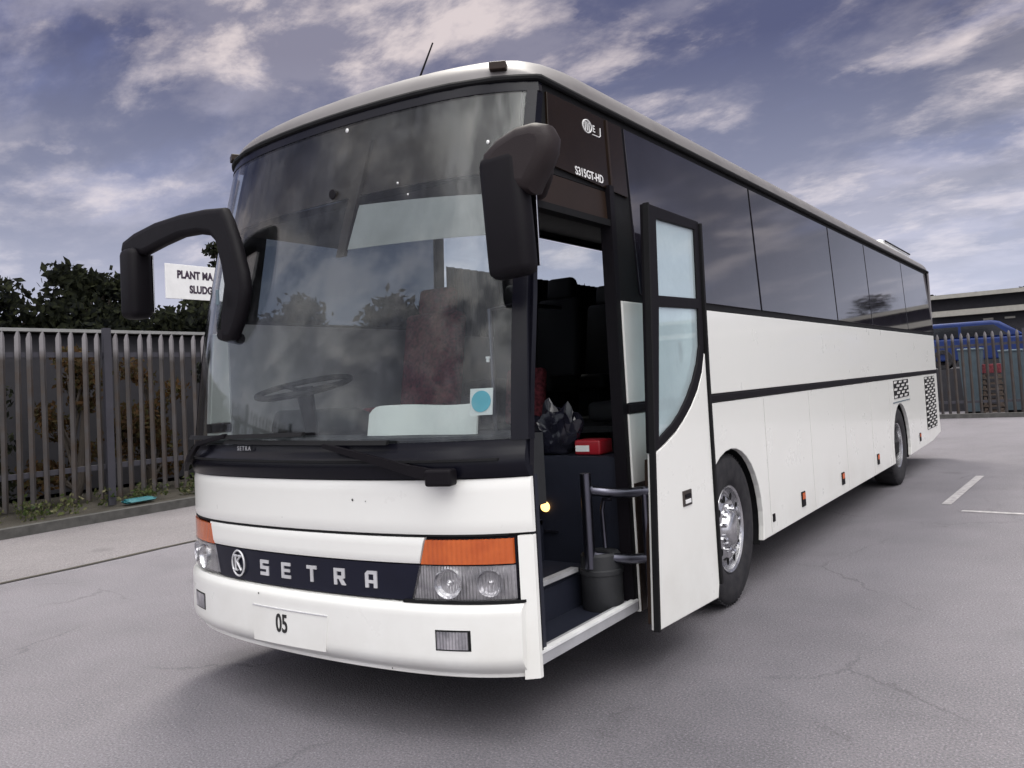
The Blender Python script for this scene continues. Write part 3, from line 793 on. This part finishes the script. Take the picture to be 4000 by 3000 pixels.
# --- the doorway: jambs, steps, arms
lean = lambda z: F(hw(z), z)+.022
g = G()
g.strap([(hw(z)-.02, lean(z), z) for z in (.335, 1.2, 1.6, 2.0, 2.3, 2.64)], (0, .016, 0), (.016, 0, 0))
g.build('door_pillar', 'black_gloss', coach)
g = G()
g.box((1.205, YD1-.025, 1.50), (.07, .05, 2.30))
g.build('door_jamb', 'black_plastic', coach)
dh = plate('door_header', [[(.475, 2.455), (1.235, 2.455), (1.235, 2.615), (.50, 2.615)]], .05, lambda u, v, w_: (hw(v)-.035+w_, u, v), 'header_brown', coach)
G().box((1.20, .84, 2.44), (.07, .78, .035)).build('door_seal', 'rubber_seal', dh)
sill = G().box((1.215, .75, .375), (.065, .93, .05)).build('door_sill', 'step_nosing', coach)
G().box((1.235, .75, .404), (.034, .92, .012)).build('sill_edge', 'white_letter', sill)
# step well
g = G()
g.box((1.06, .76, .36), (.26, .92, .03))
g.box((.945, .76, .455), (.02, .92, .17))
g.box((.80, .76, .555), (.30, .92, .03))
g.box((.64, .76, .68), (.02, .92, .24))
g.box((.50, .76, .79), (.30, .92, .03))
g.box((.78, .345, .76), (.90, .03, .84))
g.box((.78, 1.35, .765), (.90, .22, .80))
wl = g.build('step_well', 'interior_navy', coach)
G().box((.955, .72, .578), (.045, .68, .022)).build('step_nosing', 'step_nosing', wl)
G().box((.650, .72, .812), (.040, .70, .020)).build('step_nosing', 'bin_lid', wl)
g = G(); g.box((.345, 1.6, .76), (.03, 2.4, .60)); g.box((.20, 1.85, 1.065), (.34, 1.6, .03)); eg = g.build('engine_cover', 'interior_navy', coach)
g = G().lathe([(0, .030), (-.012, .026), (-.018, .001)], 'Y', (.665, 1.238, .875), 20); g.build('step_light', 'step_lamp', wl)
G().box((.70, 1.234, .735), (.09, .012, .012)).build('kick_strip', 'metal_tube', wl)
# grey post box beside the rear of the steps
g = G().lathe([(.37, .001), (.37, .105), (.38, .112), (.56, .112), (.563, .118), (.585, .118), (.59, .112), (.66, .108), (.672, .095), (.676, .001)], 'Z', (1.09, 1.115, 0), 28)
g.build('step_housing', 'dash_plastic', coach, True)
# door arms
for z, r in ((1.00, .026), (.655, .026)):
    g = G().tube([(1.08, 1.02, z+.03), (1.10, 1.05, z+.005), (1.18, 1.10, z-.01), (1.28, 1.12, z-.012), (1.37, 1.13, z-.002), (1.41, 1.14, z)], r, 12); g.build('door_arm', 'metal_tube', coach, True)
g = G().tube([(1.08, 1.02, .60), (1.08, 1.02, 1.10)], .030, 12); g.build('door_post', 'metal_tube', coach, True)
g = G().tube([(1.14, 1.085, .70), (1.13, 1.09, .90), (1.15, 1.08, .955), (1.20, 1.07, .96)], .012, 10); g.build('grab_handle', 'metal_tube', coach, True)
g = G().tube([(1.37, 1.13, .40), (1.37, 1.13, 1.02)], .022, 12); g.build('door_post', 'metal_tube', coach, True)

# --- the door leaf, swung out and back along the side
XL = 1.42
mapD = lambda o_: (lambda u, v, w_: (XL+o_+w_, u, v))
outer = [(1.054, .306), (1.848, .276), (1.870, .33), (1.868, 1.55), (1.90, 2.512), (1.224, 2.52)]
edgeY = lambda z: 1.054+(1.224-1.054)*(z-.306)/(2.52-.306)
def edgeR(z): return 1.855+.03*(z-.3)/2.2
up_pane = [(1.293, 2.028), (1.818, 2.040), (1.838, 2.455), (1.318, 2.448)]
curve = [(edgeY(1.262)+.062, 1.262), (1.25, 1.288), (1.366, 1.330), (1.47, 1.385), (1.58, 1.465), (1.68, 1.56), (1.755, 1.66), (1.80, 1.76), (1.818, 1.978), (1.288, 1.966)]
door = thing('d', 'x', 'x'); COL.objects.unlink(door); bpy.data.objects.remove(door)
frame = [(edgeY(1.195), 1.195), (1.26, 1.235), (1.40, 1.285), (1.50, 1.335), (1.62, 1.41), (1.73, 1.50), (1.81, 1.60), (1.862, 1.72), (1.875, 1.9), (1.90, 2.512), (1.224, 2.52)]
door = plate('door', [frame, up_pane, curve], .05, mapD(0), 'black_plastic', coach, .006)
plate('window', [[(y, z) for y, z in up_pane]], .010, mapD(.006), 'door_glass', door)
plate('window', [curve], .010, mapD(.006), 'door_glass', door)
low = [(1.056, .306), (1.845, .276), (1.868, .36), (1.872, 1.71), (1.862, 1.715), (1.81, 1.596), (1.73, 1.496), (1.62, 1.406), (1.50, 1.331), (1.40, 1.281), (1.26, 1.231), (edgeY(1.191)+.005, 1.191)]
plate('door_panel', [low], .046, mapD(.002), 'white_paint', door, .006)
plate('inner_panel', [[(1.07, .33), (1.83, .30), (1.83, 1.16), (1.14, 1.16)]], .02, mapD(-.035), 'header_brown', door)
g = G(); g.strap([(XL+.02, edgeY(z)-.012, z) for z in (.306, 1.2, 2.52)], (0, .009, 0), (.016, 0, 0)); g.build('door_edge_seal', 'rubber_seal', door)
g = G(); g.strap([(XL+.012, 1.885, .35), (XL+.012, 1.888, 1.6), (XL+.012, 1.912, 2.50)], (0, .012, 0), (.026, 0, 0)); g.build('door_edge_seal', 'rubber_seal', door)
hd = G().box((XL+.027, 1.486, .913), (.008, .115, .085), None, .003).build('handle', 'galvanised', door)
G().box((XL+.033, 1.486, .925), (.006, .07, .022), None, .002).build('handle_grip', 'black_plastic', hd)
G().box((XL+.033, 1.486, .895), (.006, .07, .022), None, .002).build('handle_plate', 'white_letter', hd)
G().box((XL-.01, 1.60, 1.72), (.012, .03, .12), None, .003).build('inner_latch', 'black_plastic', door)

# --- interior
g = G()
g.box((0, 7.0, 1.26), (2.40, 9.9, .04))
g.box((-.45, 1.2, .98), (1.50, 1.7, .04))
g.build('cabin_floor', 'interior_dark', coach)
G().box((0, 6.5, 3.14), (2.30, 11.0, .02)).build('ceiling', 'ceiling_grey', coach)
g = G()
g.box((1.20, 6.8, 1.68), (.02, 10.8, .80)); g.box((0, 7.2, 2.2), (2.3, .03, 1.8))
g.build('cabin_lining', 'interior_dark', coach)
g = G()
fpatch('', ((-1.13, 2.62), (1.12, 2.62), (1.10, 3.06), (-1.10, 3.06)), '', None, off=-.07, th=.02, nx=24, nz=2, g=g)
g.box((0, .95, 2.66), (2.2, .9, .04)); g.box((0, 1.4, 2.80), (2.2, .03, .30))
g.build('overhead_console', 'header_brown', coach)
G().box((-1.20, 6.2, 1.68), (.02, 11.4, .80)).build('side_lining', 'lining_grey', coach)
# dashboard
g = G()
fpatch('', ((-1.13, 1.30), (1.08, 1.30), (1.08, 1.37), (-1.13, 1.37)), '', None, off=-.05, th=.34, nx=24, nz=2, g=g)
g.box((-.62, .78, 1.40), (.75, .30, .16), Matrix.Rotation(radians(-18), 3, 'X'), .04)
g.box((.25, .70, 1.16), (1.5, .12, .36))
dash = g.build('dashboard', 'dash_plastic', coach, True)
sw = thing('s', 'x', 'x'); bpy.data.objects.remove(sw)
g = G(); ctr = Vector((-.46, .47, 1.645)); Rm = Matrix.Rotation(radians(12), 3, 'X')
g.tube([ctr+Rm@Vector((.265*cos(2*pi*i/36), .265*sin(2*pi*i/36), 0)) for i in range(37)], .017, 8, False)
for q in (.2, 2.94, 4.71): g.tube([ctr+Rm@Vector((.03*cos(q), .03*sin(q), -.02)), ctr+Rm@Vector((.24*cos(q), .24*sin(q), 0))], .013, 6)
g.tube([ctr+Rm@Vector((0, 0, 0)), ctr+Rm@Vector((0, -.02, -.35))], [.05, .035], 10)
g.build('steering_wheel', 'black_plastic', coach, True)
def seat(x, y, z, mat, wd=.50, nm='seat'):
    g = G()
    g.box((x, y, z+.42), (wd, .48, .14), None, .04)
    g.box((x, y+.27, z+.80), (wd, .14, .72), Matrix.Rotation(radians(-10), 3, 'X'), .05)
    g.box((x, y, z+.18), (wd*.5, .3, .34))
    o = g.build(nm, mat, coach, True)
    G().box((x, y+.36, z+1.24), (wd*.62, .11, .20), Matrix.Rotation(radians(-10), 3, 'X'), .04).build('headrest', mat, o, True)
    return o
seat(-.66, 1.55, 1.0, 'red_cloth', .52, 'driver_seat')
for k in range(4):
    for x in (-.92, -.45, .45, .92):
        if x > 0 and k == 0: continue
        seat(x, 2.95+k*.85, 1.16, 'interior_dark', .43, 'passenger_seat')
seat(.62, 2.45, .95, 'interior_dark', .46, 'courier_seat')
plate('lower_jamb_dark', [[(YD1+.005, .34), (1.85, .34), (1.85, 1.02), (YD1+.005, 1.02)]], .008, lambda u, v, w_: (1.2555+w_, u, v), 'header_brown', coach)  # dark brown sheet on the side behind the open leaf
g = G(); g.box((-.17, 2.28, 1.50), (.34, .09, .42), Matrix.Rotation(radians(-8), 3, 'X'), .035); g.box((-.17, 2.20, 1.16), (.30, .2, .14)); g.build('guide_seat', 'red_cloth', coach, True)
G().tube([(.36, 1.2, 1.15), (.36, 1.2, 2.05), (.36, 1.5, 2.1), (.36, 2.0, 2.1)], .014, 8).build('handrail', 'metal_tube', coach, True)

# --- mirrors
mr = G()
mr.box((1.335, .10, 2.31), (.222, .11, .54), Matrix.Rotation(radians(-3), 3, 'Y'), .045)
mir = mr.build('mirror', 'black_plastic', coach, True)
ma = plate('mirror_arm', [[(1.221, 2.542), (1.234, 2.593), (1.311, 2.642), (1.414, 2.674), (1.502, 2.674), (1.563, 2.652), (1.589, 2.598), (1.578, 2.534), (1.547, 2.479), (1.506, 2.428), (1.475, 2.379), (1.233, 2.421)]], .14, lambda u, v, w_: (u, .12+w_, v), 'mirror_cover', mir, .055)
g = G().tube([(1.46, .16, 2.56), (1.42, .28, 2.56), (1.33, .40, 2.53), (1.23, .50, 2.50)], [.050, .045, .042, .045], 12); g.build('arm_bracket', 'mirror_cover', mir, True)
G().box((1.335, .176, 2.30), (.20, .006, .42), None, .002).build('mirror_glass', 'chrome', mir)
# offside mirror: arched arm rising from the screen corner, head hanging outboard
ma2 = plate('mirror', [[(-1.631, 2.557), (-1.606, 2.621), (-1.479, 2.657), (-1.251, 2.688), (-0.988, 2.696), (-0.764, 2.688), (-0.577, 2.667), (-0.535, 2.601), (-0.481, 2.477), (-0.420, 2.290), (-0.406, 2.200), (-0.432, 2.102), (-0.479, 2.005), (-0.541, 1.921), (-0.632, 1.922), (-0.644, 2.006), (-0.618, 2.146), (-0.596, 2.234), (-0.614, 2.340), (-0.664, 2.490), (-0.709, 2.528), (-0.816, 2.552), (-0.997, 2.560), (-1.187, 2.538), (-1.376, 2.508)]], .085, lambda u, v, w_: (u-.022, .10+w_*(1 if w_ > 0 else .8), v), 'black_plastic', coach, .036)
for p in ma2.data.polygons: p.use_smooth = True
ma2.data.set_sharp_from_angle(angle=radians(35)); ma.data.polygons.foreach_set('use_smooth', [True]*len(ma.data.polygons)); ma.data.set_sharp_from_angle(angle=radians(35))
G().tube([(-.74, .14, 1.97), (-.76, .20, 1.96), (-.80, .30, 1.95)], .035, 10).build('arm_foot', 'black_plastic', ma2)
mh = G().box((-1.525, .10, 2.345), (.155, .15, .44), None, .045).build('mirror_head', 'black_plastic', ma2, True)
G().box((-1.525, .178, 2.345), (.12, .006, .36), None, .002).build('mirror_glass', 'chrome', mh)
G().box((-.605, .028, 2.16), (.022, .012, .085), None, .004).build('arm_cap', 'bin_lid', ma2)

# --- loose things in the cab
g = G()
def paper(u, v): 
    x = .250+.715*u; return Vector((x, .27-.012*sin(9*u)+.02*v, 1.372+.145*v*(1-.25*max(0, (.12-u)/.12)**2)+.006*sin(6*u)*v))
nx_, nz_ = 24, 8
vs = [paper(i/nx_, j/nz_) for j in range(nz_+1) for i in range(nx_+1)]
vs += [v+Vector((0, .012, 0)) for v in vs]
B = (nx_+1)*(nz_+1); I = lambda i, j: j*(nx_+1)+i
fs = [(I(i, j), I(i+1, j), I(i+1, j+1), I(i, j+1)) for j in range(nz_) for i in range(nx_)]
fs += [(B+a, B+d, B+c, B+b_) for a, b_, c, d in fs]
fs += [(I(i, 0), I(i+1, 0), B+I(i+1, 0), B+I(i, 0)) for i in range(nx_)]+[(I(i, nz_), B+I(i, nz_), B+I(i+1, nz_), I(i+1, nz_)) for i in range(nx_)]
fs += [(I(0, j), B+I(0, j), B+I(0, j+1), I(0, j+1)) for j in range(nz_)]+[(I(nx_, j), I(nx_, j+1), B+I(nx_, j+1), B+I(nx_, j)) for j in range(nz_)]
o = mesh_obj('paper_sheet', vs, fs, 'paper_white', None, True); tag(o, 'long white sheet standing on the dashboard behind the windscreen', 'paper')
kit = thing('first_aid_box', 'small red box on the ledge inside the open doorway', 'box', (.94, 1.36, 1.166))
G().box((0, 0, .045), (.17, .15, .085), None, .012).build('case', 'red_plastic', kit, True)
G().box((-.03, -.076, .04), (.09, .004, .035)).build('label_patch', 'plate_white', kit)

bagm = thing('black_bag', 'crumpled shiny black bag on the ledge above the doorway steps', 'bag', (.68, 1.36, 1.166))
random.seed(8)
bm = bmesh.new(); bmesh.ops.create_icosphere(bm, subdivisions=4, radius=1.0)
from mathutils import noise as mnoise
for v in bm.verts:
    n_ = mnoise.noise(v.co*2.2)*.28+mnoise.noise(v.co*6.0)*.14
    v.co = Vector((v.co.x*.17, v.co.y*.10, max(-.13, v.co.z*.15)+.13))*(1+n_)
    v.co.z = max(0, v.co.z)
bm.verts.index_update()
g = G().add([v.co for v in bm.verts], [[v.index for v in f.verts] for f in bm.faces]); bm.free()
g.build('sack', 'bag_plastic', bagm, True)
# ================================================================== LEFT FENCE
XF = -9.0
def palisade_bay(L, n, h, zb, mats='galvanised', thick=.03):
    """one bay along +Y from 0 to L; pales face +X"""
    g = G()
    for i in range(n):
        y = (i+.5)*L/n+random.uniform(-.012, .012); w2 = .040
        zt = zb+h+random.uniform(-.012, .012)
        lean_ = random.uniform(-.016, .016)
        # W-section pale with a three-pointed head
        pr = [(-w2, 0), (-w2*.55, .012), (0, .028), (w2*.55, .012), (w2, 0)]
        heads = [zt-.10, zt-.03, zt, zt-.03, zt-.10]
        vs = [(XO+dx, y+dy, zb) for dy, dx in pr]+[(XO+dx, y+dy+lean_, zz) for (dy, dx), zz in zip(pr, heads)]
        vs += [(a-.004, b_, c) for a, b_, c in vs]
        fs = [(j, j+1, j+6, j+5) for j in range(4)]+[(10+j, 15+j, 16+j, 11+j) for j in range(4)]
        fs += [(j+5, j+6, j+16, j+15) for j in range(4)]+[(0, 5, 15, 10), (4, 14, 19, 9)]
        g.add(vs, fs)
    return g
XO = 0.0
BAY = 2.66
group_f = 'grey palisade fence bays along the left verge'
fence = thing('palisade_fence', 'grey steel palisade fence along the verge left of the coach', 'fence', (XF, 3.86, .2))
for k in range(-7, 5):
    y0_ = k*BAY-3.86+3.86
    pb = palisade_bay(BAY-.10, 14, 2.48, .05)
    pb.v = [v+Vector((0, k*BAY+.05, 0)) for v in pb.v]
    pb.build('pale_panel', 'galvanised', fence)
    for z in (2.20, .52):
        G().box((-.045, k*BAY+BAY/2, z), (.05, BAY-.08, .075)).build('rail', 'fence_post_dark', fence)
    g = G().box((.0, k*BAY, 1.27), (.10, .075, 2.66)); g.box((.045, k*BAY, 1.27), (.012, .11, 2.66)); g.build('post', 'fence_post_dark', fence)

# sign above the fence
sg = thing('warning_sign', 'white sign board with dark capitals raised on posts behind the fence', 'sign', (-9.65, 5.9, .2))
G().box((.03, 0, 3.50), (.03, 1.35, .60), None, .004).build('board', 'sign_white', sg)
G().box((-.02, .25, 1.9), (.06, .06, 3.8)).build('post', 'timber', sg)
G().box((-.02, .62, 1.9), (.06, .06, 3.8)).build('post', 'timber', sg)
mp_s = lambda cy, cz: (lambda u, v, w_: (.047+w_, cy+u, cz+v))
text_obj('lettering', 'PLANT MA', .18, mp_s(-.13, 3.62), 'sign_letter', sg, .002, .76, 1.05, 0, .009)
text_obj('lettering', 'SLUDG', .18, mp_s(-.02, 3.37), 'sign_letter', sg, .002, .76, 1.05, 0, .009)

# long low store behind the fence with a pale eaves line
sh = thing('storage_shed', 'long low dark shed with a pale roof edge behind the left fence', 'shed', (-12.3, 3.0, .2))
G().box((0, 0, 1.35), (1.8, 12.0, 2.7)).build('wall', 'shed_dark', sh)
G().box((.05, 0, 2.76), (2.1, 12.4, .055)).build('roof', 'shed_pale', sh)

# ================================================================== vegetation
def leaf_cloud(n, centres, size, flat=1.0):
    """leaf-sized faces scattered through several clumps: centres = [(c, r, squash)]"""
    vs, fs = [], []
    wts = [r**2 for _, r, _ in centres]
    for i in range(n):
        c, r, sq = random.choices(centres, wts)[0]
        d = Vector((random.gauss(0, 1), random.gauss(0, 1), random.gauss(0, 1))).normalized()
        p = Vector(c)+Vector((d.x*r, d.y*r, d.z*r*sq))*(random.random()**.45)*random.uniform(.75, 1.12)
        a = Vector((random.gauss(0, 1), random.gauss(0, 1), random.gauss(0, .7))).normalized()
        b_ = a.orthogonal().normalized(); b_ = (Matrix.Rotation(random.uniform(0, 6.28), 3, a)@b_)
        s = size*random.uniform(.6, 1.4); k = len(vs)
        e = b_.cross(a)
        vs += [p-b_*s, p+e*s*.5, p+b_*s, p-e*s*.5]; fs.append((k, k+1, k+2, k+3))
    return vs, fs
def tree(name, label, x, y, h, cr, leaves, size, mat, seed, trunk_h=.3, z0=.2, group=None, clumps=14, tall=1.0, cat='tree'):
    random.seed(seed)
    t = thing(name, label, cat, (x, y, z0), group)
    g = G(); base = h*trunk_h
    g.tube([(0, 0, 0), (random.uniform(-.1, .1), random.uniform(-.1, .1), base), (random.uniform(-.2, .2), random.uniform(-.2, .2), h*.75)], [.022*h+.03, .016*h+.02, .02], 9)
    cs = []
    for i in range(clumps):
        zz = random.uniform(base*.8, h*.93); f_ = (zz-base)/(h-base)
        rad = cr*(1-.62*max(0, f_)**1.5)
        q = random.uniform(0, 6.28); rr_ = rad*sqrt(random.random())*.75
        c = Vector((rr_*cos(q), rr_*sin(q), zz)); cs.append((c, cr*random.uniform(.30, .52)*(1-.35*f_), .8*tall))
        g.tube([(0, 0, max(base*.6, zz-.25*h)), c*.6+Vector((0, 0, zz*.35)), c], [.012*h, .008*h, .008], 6)
    g.build('trunk', 'bark', t, True)
    vs, fs = leaf_cloud(leaves, cs, size)
    mesh_obj('crown', vs, fs, mat, t)
    return t
GL = 'dark trees behind the left fence'
tl = [(-14.6, 1.6, 4.1, 2.0, 'dark bushy tree at the far left behind the fence'),
      (-14.4, 4.4, 4.4, 1.9, 'dark bushy tree behind the fence at the left edge of the photo'),
      (-14.2, 6.4, 4.65, 1.7, 'dark tree with ragged top behind the fence, left of the mirror'),
      (-14.4, 8.9, 4.35, 1.9, 'dark tree behind the fence and the white sign'),
      (-15.2, 12.0, 4.6, 2.2, 'dark tree behind the fence beside the windscreen edge'),
      (-14.6, 16.0, 4.9, 2.2, 'dark tree far along the left fence, hidden by the coach nose'),
      (-14.4, 20.5, 4.6, 2.2, 'dark tree at the far end of the left fence'),
      (-15.0, 26.0, 5.2, 2.6, 'broad dark tree past the end of the left fence')]
for i, (x, y, h, cr, lb) in enumerate(tl):
    tree('bushy_tree', lb, x, y, h, cr, 12000 if i < 5 else 5000, .10 if i < 5 else .15, 'leaf_dark', 20+i, .10, .2, GL, 34)
tree('slender_tree', 'slender leafy tree rising above the white sign', -17.0, 11.6, 7.7, .85, 2600, .09, 'leaf_dark', 41, .3, .2, None, 12)
# brown and green scrub between the fence and the shed
random.seed(5)
for i in range(12):
    y = -7.0+i*1.35
    br = i % 3 != 1
    tree('shrub', ('russet shrub behind the palisade fence, ' if br else 'green shrub behind the palisade fence, ')+['far off to the left', 'two before the shed', 'before the shed end', 'left of the first post', 'at the photo edge', 'low and thin', 'left of the tall dark post', 'behind the tall dark post', 'right of the tall dark post', 'under the white sign', 'beside the coach corner', 'hidden behind the coach'][i],
         -9.85-.4*random.random(), y, 2.3+.4*random.random() if br else 2.45, .80, 2600, .05, 'leaf_brown' if br else 'leaf_dark', 60+i, .1, .2, 'shrubs behind the palisade fence', 16, cat='shrub')
# weeds along the kerb and the foot of the fence
random.seed(11)
cs = []
for i in range(150):
    y = random.uniform(-12, 14); x = random.uniform(-9.1, kx(y)-.12)
    if random.random() < .55: x = random.uniform(-9.12, -8.85)
    cs.append((Vector((x, y, .20+.08*random.random())), random.uniform(.08, .24), .9))
vs, fs = leaf_cloud(9000, cs, .032)
o = mesh_obj('weeds', vs, fs, 'weed_green'); o['kind'] = 'stuff'
bag = thing('litter_bag', 'crumpled teal bag lying at the foot of the fence', 'litter', (-8.75, 4.15, .15))
random.seed(2)
gb = G().box((0, 0, .03), (.18, .45, .06), None, .04); gb.v = [v+Vector((random.uniform(-.02, .02), random.uniform(-.03, .03), random.uniform(-.008, .012))) for v in gb.v]
gb.build('bag', 'litter_teal', bag, True)

# ================================================================== RIGHT BACKGROUND
rf = thing('yard_fence', 'dark steel palisade fence beyond the rear of the coach', 'fence', (-6.0, 22.2, .0), None, radians(-90)+math.atan2(2.1, 54))
for k in range(-1, 13):
    random.seed(k+90)
    pb = palisade_bay(BAY-.10, 13, 2.26, .08)
    pb.v = [v+Vector((0, k*BAY+.05, 0)) for v in pb.v]
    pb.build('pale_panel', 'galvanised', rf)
    for z in (1.98, .42): G().box((-.045, k*BAY+BAY/2, z), (.05, BAY-.08, .07)).build('rail', 'fence_post_dark', rf)
    g = G().box((.0, k*BAY, 1.18), (.09, .075, 2.36)); g.build('post', 'fence_post_dark', rf)
wh = thing('warehouse', 'long dark warehouse with pale eaves beyond the yard fence', 'warehouse', (4.0, 40.0, 0))
G().box((0, 0, 2.15), (40, 8, 4.3)).build('wall', 'shed_dark', wh)
g = G(); g.add([(-20.4, -4.5, 4.3), (20.4, -4.5, 4.3), (20.4, 4.5, 4.3), (-20.4, 4.5, 4.3), (-20.4, 0, 4.75), (20.4, 0, 4.75)], [(0, 1, 5, 4), (2, 3, 4, 5), (0, 4, 3), (1, 2, 5), (0, 3, 2, 1)]); g.build('roof', 'shed_dark', wh)
G().box((0, -4.56, 4.32), (40.8, .10, .17)).build('gutter', 'fascia_pale', wh)
G().box((11.3, -4.25, 3.60), (34.8, .50, .24)).build('canopy', 'fascia_pale', wh)
g = G()
for i in range(40): g.box((-4+i*.8, -4.06, 3.25), (.38, .06, .08))
g.build('louvre', 'fascia_pale', wh)
# cars parked on a raised yard behind the fence
g = G().box((4, 30, .66), (40, 9.2, 1.32)); struct('raised_yard', g, 'shed_dark')
def car(name, label, x, y, rz, H=1.46, mat='van_blue'):
    t = thing(name, label, 'car', (x, y, 1.32), 'blue cars behind the yard fence', rz)
    L = 4.2
    body = [(-L/2+.05, .25), (-L/2, .55), (-L/2+.08, .88), (-L/2+.2, .95), (L/2-1.15, .92), (L/2-.2, .74), (L/2, .55), (L/2-.04, .25)]
    cab = [(-L/2+.18, .94), (-L/2+.42, H-.06), (-L/2+.62, H), (.15, H), (.38, H-.05), (1.08, .93)]
    for nm, pr, hw_, mt, bv in (('body', body, .80, mat, .05), ('cabin', cab, .66, mat, .08)):
        me = curve_mesh([pr], hw_, bv)
        vs = [(v.co.x, v.co.z, v.co.y) for v in me.vertices]; fs = [tuple(p.vertices) for p in me.polygons]; bpy.data.meshes.remove(me)
        mesh_obj(nm, vs, fs, mt, t, True)
    for s in (-1, 1):
        for (a, b_, c, d) in ((-1.72, -.78, -1.55, -.78), (-.70, .62, -.70, .22)):
            G().add([(a, s*.748, .98), (b_, s*.748, .98), (d, s*.744, H-.14), (c, s*.744, H-.14)], [(0, 1, 2, 3)]).build('side_window', 'car_glass', t)
        for xx in (-1.28, 1.28):
            G().lathe([(-.10, .18), (-.10, .29), (-.07, .31), (.07, .31), (.10, .29), (.10, .18), (.08, .001)], 'Y', (xx, s*.78, .31), 24).build('wheel', 'tyre_rubber', t, True)
        G().box((L/2-.12, s*.58, .66), (.12, .30, .14), None, .03).build('headlight', 'lamp_reflector', t)
    ws_ = [(.50, -.62, H-.10), (1.10, -.70, .95), (1.10, .70, .95), (.50, .62, H-.10)]
    G().add([(x+.09, y, z) for x, y, z in ws_], [(0, 1, 2, 3)]).build('windscreen', 'car_glass', t)
    return t
car('parked_car', 'bright blue car beyond the yard fence, just clear of the coach', .75, 26.6, radians(3))
car('parked_car', 'blue car beyond the yard fence, half hidden by the coach', -3.75, 26.7, radians(-2), 1.40)
car('parked_car', 'blue car beyond the yard fence, out past the photo edge', 7.6, 26.9, radians(4), 1.42)
# wheelie bins and crates seen between the pales
def binobj(x, y, label, h):
    t = thing('wheeled_bin', label, 'bin', (x, y, 0), 'bins behind the yard fence')
    g = G(); g.add([(-.22, -.25, .1), (.22, -.25, .1), (.22, .25, .1), (-.22, .25, .1), (-.30, -.33, h), (.30, -.33, h), (.30, .33, h), (-.30, .33, h)], [(0, 1, 5, 4), (1, 2, 6, 5), (2, 3, 7, 6), (3, 0, 4, 7), (0, 3, 2, 1), (4, 5, 6, 7)]); g.build('tub', 'bin_grey', t)
    G().box((0, 0, h+.03), (.64, .72, .06), None, .02).build('lid', 'bin_lid', t)
    G().tube([(-.24, .27, .1), (.24, .27, .1)], .1, 12).build('wheel', 'rubber_seal', t)
binobj(.55, 23.6, 'pale grey wheeled bin behind the yard fence, nearer the coach', 1.85)
binobj(1.55, 23.9, 'pale grey wheeled bin behind the yard fence, right of the red crate', 1.75)
cr_ = thing('crate', 'red crate on a pallet stack behind the yard fence', 'crate', (1.05, 23.8, 0))
g = G()
for z in (.08, .24, .40, .56, .72, .88, 1.04): g.box((0, 0, z), (.55, .7, .05)); g.box((-.2, 0, z+.06), (.08, .7, .08)); g.box((.2, 0, z+.06), (.08, .7, .08))
g.build('pallet_stack', 'timber', cr_)
g = G(); g.box((0, 0, 1.30), (.5, .62, .26), None, .015); g.build('box', 'red_cloth', cr_)
GR = 'trees beyond the warehouse'
lbl = ['small dark tree behind the warehouse end near the coach', 'low round tree over the warehouse roof', 'dark tree over the warehouse roof at the photo edge', 'dark tree far right beyond the warehouse', 'broad tree far right beyond the warehouse', 'last tree of the row beyond the warehouse']
for i, (x, h, cr) in enumerate(((-3.2, 5.2, 1.6), (-1.2, 5.5, 1.5), (1.4, 5.35, 1.8), (5.0, 6.2, 2.2), (9.5, 6.6, 2.6), (15, 6.0, 2.4))):
    tree('dark_tree', lbl[i], x, 46+.4*i, h, cr, 2200, .14, 'leaf_dark', 120+i, .25, 0, GR, 12)
